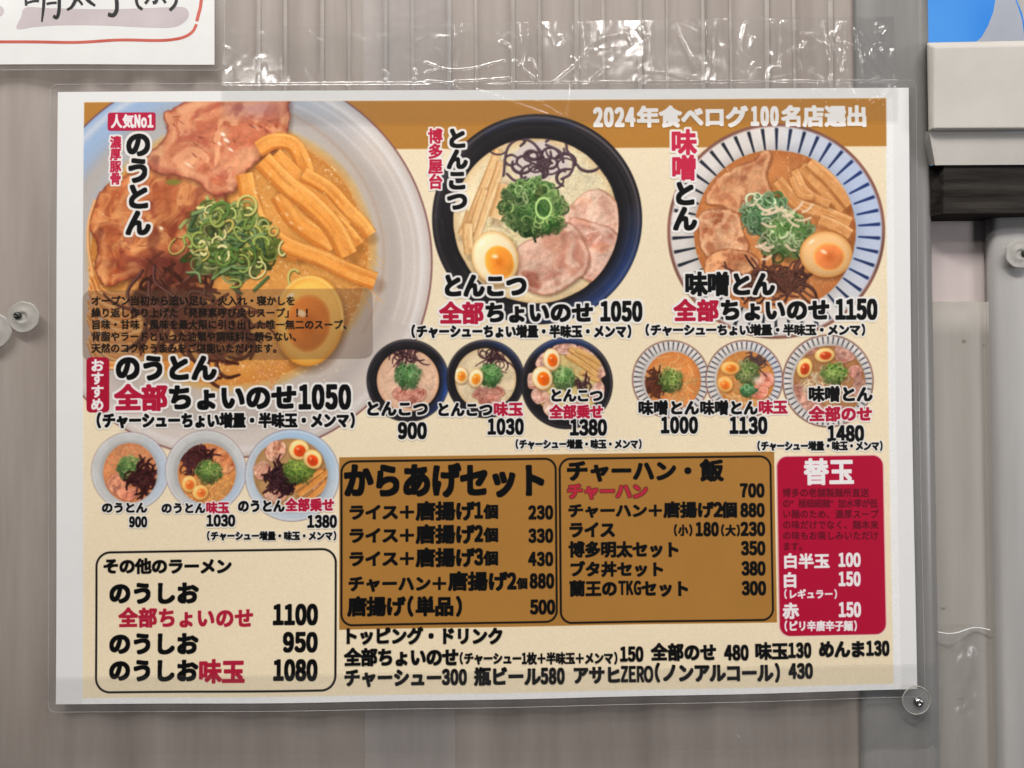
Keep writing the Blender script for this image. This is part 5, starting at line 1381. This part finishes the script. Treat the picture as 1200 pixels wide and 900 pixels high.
folds.append(([(262, 30), (600, 25), (800, 22), (1049, 18)], .0003, 1.0))
for k in range(26):
    x = R_.uniform(380, 1080); y = R_.uniform(790, 868)
    f2.append(([(x, y), (x + R_.uniform(-14, 14), y + R_.uniform(10, 26)), (x + R_.uniform(-20, 20), y + R_.uniform(28, 50))], R_.uniform(.0001, .00035), R_.uniform(1.2, 3)))
f2 += [([(820, 800), (822, 830), (812, 860), (796, 880)], .0004, 2), ([(830, 820), (850, 850), (880, 876)], .0003, 2), ([(700, 800), (696, 826), (690, 850)], .0003, 1.5)]
tape('clear_tape', 58, 1104, lambda X: 791 - (X - 60) * .016, lambda X: 886 - (X - 60) * .009, over_menu, 700, 90, m_tape2, 'long clear tape along the bottom edge of the menu', f2, .00028, 15)
tape('film_strip', 425, 531, lambda X: -40 + 0 * X, lambda X: 104 + 0 * X, lambda X, Y: .0003 + .25 * corr(X) * 0, 60, 60, m_strip_film, 'upright clear film strip on the wall above the menu', (), .0002, 31, 'film')
tape('film_strip', 427, 533, lambda X: 822 + 0 * X, lambda X: 960 + 0 * X, lambda X, Y: .0001 + 0 * X, 60, 60, m_strip_film, 'upright clear film strip on the wall below the menu', (), .0002, 35, 'film')
# film corner on the beige panel, lower right
tape('film_piece', 1098, 1168, lambda X: 742 + 2.5 * np.sin((X - 1098) / 11.), lambda X: 960 + 0 * X, lambda X, Y: -.0045 + .0015 * np.sin(X * .08) - 0 * X, 50, 80, m_tape2, 'loose clear film with a shiny wavy top edge, lower right', [([(1110, 800), (1100, 850), (1090, 900)], .0006, 3), ([(1150, 770), (1146, 800)], .0005, 4)], .0005, 41, 'film')
ex = np.linspace(1099, 1168, 40); pe = on_plane(ex, 742 + 2.5 * np.sin((ex - 1098) / 11.) , 0); pe[:, 1] = .0044 - .0015 * np.sin(ex * .08)
v, f = [], []
for i in range(40):
    for a in range(6): v.append((pe[i][0], pe[i][1] + .00032 * math.sin(a * 1.047) - .0004, pe[i][2] + .00032 * math.cos(a * 1.047)))
for i in range(39):
    for a in range(6): f.append((i * 6 + a, i * 6 + (a + 1) % 6, (i + 1) * 6 + (a + 1) % 6, (i + 1) * 6 + a))
film_lr = bpy.data.objects['film_piece']
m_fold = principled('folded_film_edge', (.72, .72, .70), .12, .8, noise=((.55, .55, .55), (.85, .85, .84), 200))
mesh_obj('folded_edge', v, f, m_fold, film_lr, True)

# ------------------------------------------------------------------ washers with screws
def lathe(profile, n=36, wob=0, seed=0):
    v, f = [], []; R = random.Random(seed); w = [1 + R.uniform(-wob, wob) for _ in range(n)]
    w = [(w[i] + w[i - 1] + w[(i + 1) % n]) / 3 for i in range(n)]
    for (r, h) in profile:
        for k in range(n):
            a = 2 * math.pi * k / n; v.append((r * w[k] * math.cos(a), -h, r * w[k] * math.sin(a)))
    for i in range(len(profile) - 1):
        for k in range(n): f.append((i * n + k, i * n + (k + 1) % n, (i + 1) * n + (k + 1) % n, (i + 1) * n + k))
    f.append(tuple(range((len(profile) - 1) * n, len(profile) * n)))
    return v, f
def washer(x, y, r, depth, mat, screw_mat, label, kind, sx=0, sy=0, seed=0):
    loc = P(x, y, depth); o = empty('washer_screw', loc); tag(o, label, 'screw washer', 'screws with round plastic washers')
    R0 = r * PX
    if kind == 'cap':
        prof = [(R0, 0), (R0 * 1.01, .0004), (R0 * .98, .0008), (R0 * .94, .0009), (R0 * .86, .0007), (R0 * .6, .0010), (R0 * .42, .0015), (R0 * .34, .0016), (R0 * .28, .0010), (R0 * .12, .0010)]
    else:
        prof = [(R0, 0), (R0 * 1.01, .0003), (R0 * .98, .0006), (R0 * .90, .0004), (R0 * .5, .0005), (R0 * .2, .0006)]
    v, f = lathe(prof, 40, .06 if kind == 'cap' else .012, seed)
    me = bpy.data.meshes.new('washer_disc'); me.from_pydata(v, [], f); me.polygons.foreach_set('use_smooth', [True] * len(me.polygons)); me.materials.append(mat)
    w = bpy.data.objects.new('washer_disc', me); COL.objects.link(w); w.parent = o
    if kind == 'clear':
        v, f = lathe([(R0 * 1.0, .0002), (R0 * 1.05, .0006), (R0 * 1.0, .0010), (R0 * .96, .0006), (R0 * 1.0, .0002)], 40, .012, seed); f = f[:-1]
        me = bpy.data.meshes.new('washer_rim'); me.from_pydata(v, [], f); me.polygons.foreach_set('use_smooth', [True] * len(me.polygons)); me.materials.append(m_washer)
        q = bpy.data.objects.new('washer_rim', me); COL.objects.link(q); q.parent = o
    h0 = .0008 if kind == 'cap' else .0005
    sr = .0018 if kind == 'cap' else .0024
    v, f = lathe([(sr, 0), (sr, .0006), (sr * .92, .0013), (sr * .65, .0019), (sr * .3, .0022), (sr * .25, .0017)], 20)
    me = bpy.data.meshes.new('screw_head'); me.from_pydata(v, [], f); me.polygons.foreach_set('use_smooth', [True] * len(me.polygons)); me.materials.append(screw_mat)
    s_ = bpy.data.objects.new('screw_head', me); COL.objects.link(s_); s_.parent = o; s_.location = (sx * PX, -h0, -sy * PX)
    return o
washer(28, 372, 18.5, .0012, m_washer, m_dark, 'milky plastic washer with dark screw on the wall left of the menu', 'cap', -5, -2, 1)
washer(-8, 388, 21, .0012, m_washer, m_dark, 'washer cut off by the left edge of the photo', 'cap', -3, 0, 2)
washer(1073, 820, 16, .0060, m_clearw, m_steel, 'clear washer with shiny steel screw below the menu corner, lower right', 'clear', 2, 2, 3)
washer(1194, 298, 17, .0004, m_washer, m_dark, 'milky washer with dark screw at the right edge under the beam', 'cap', 5, 0, 4)
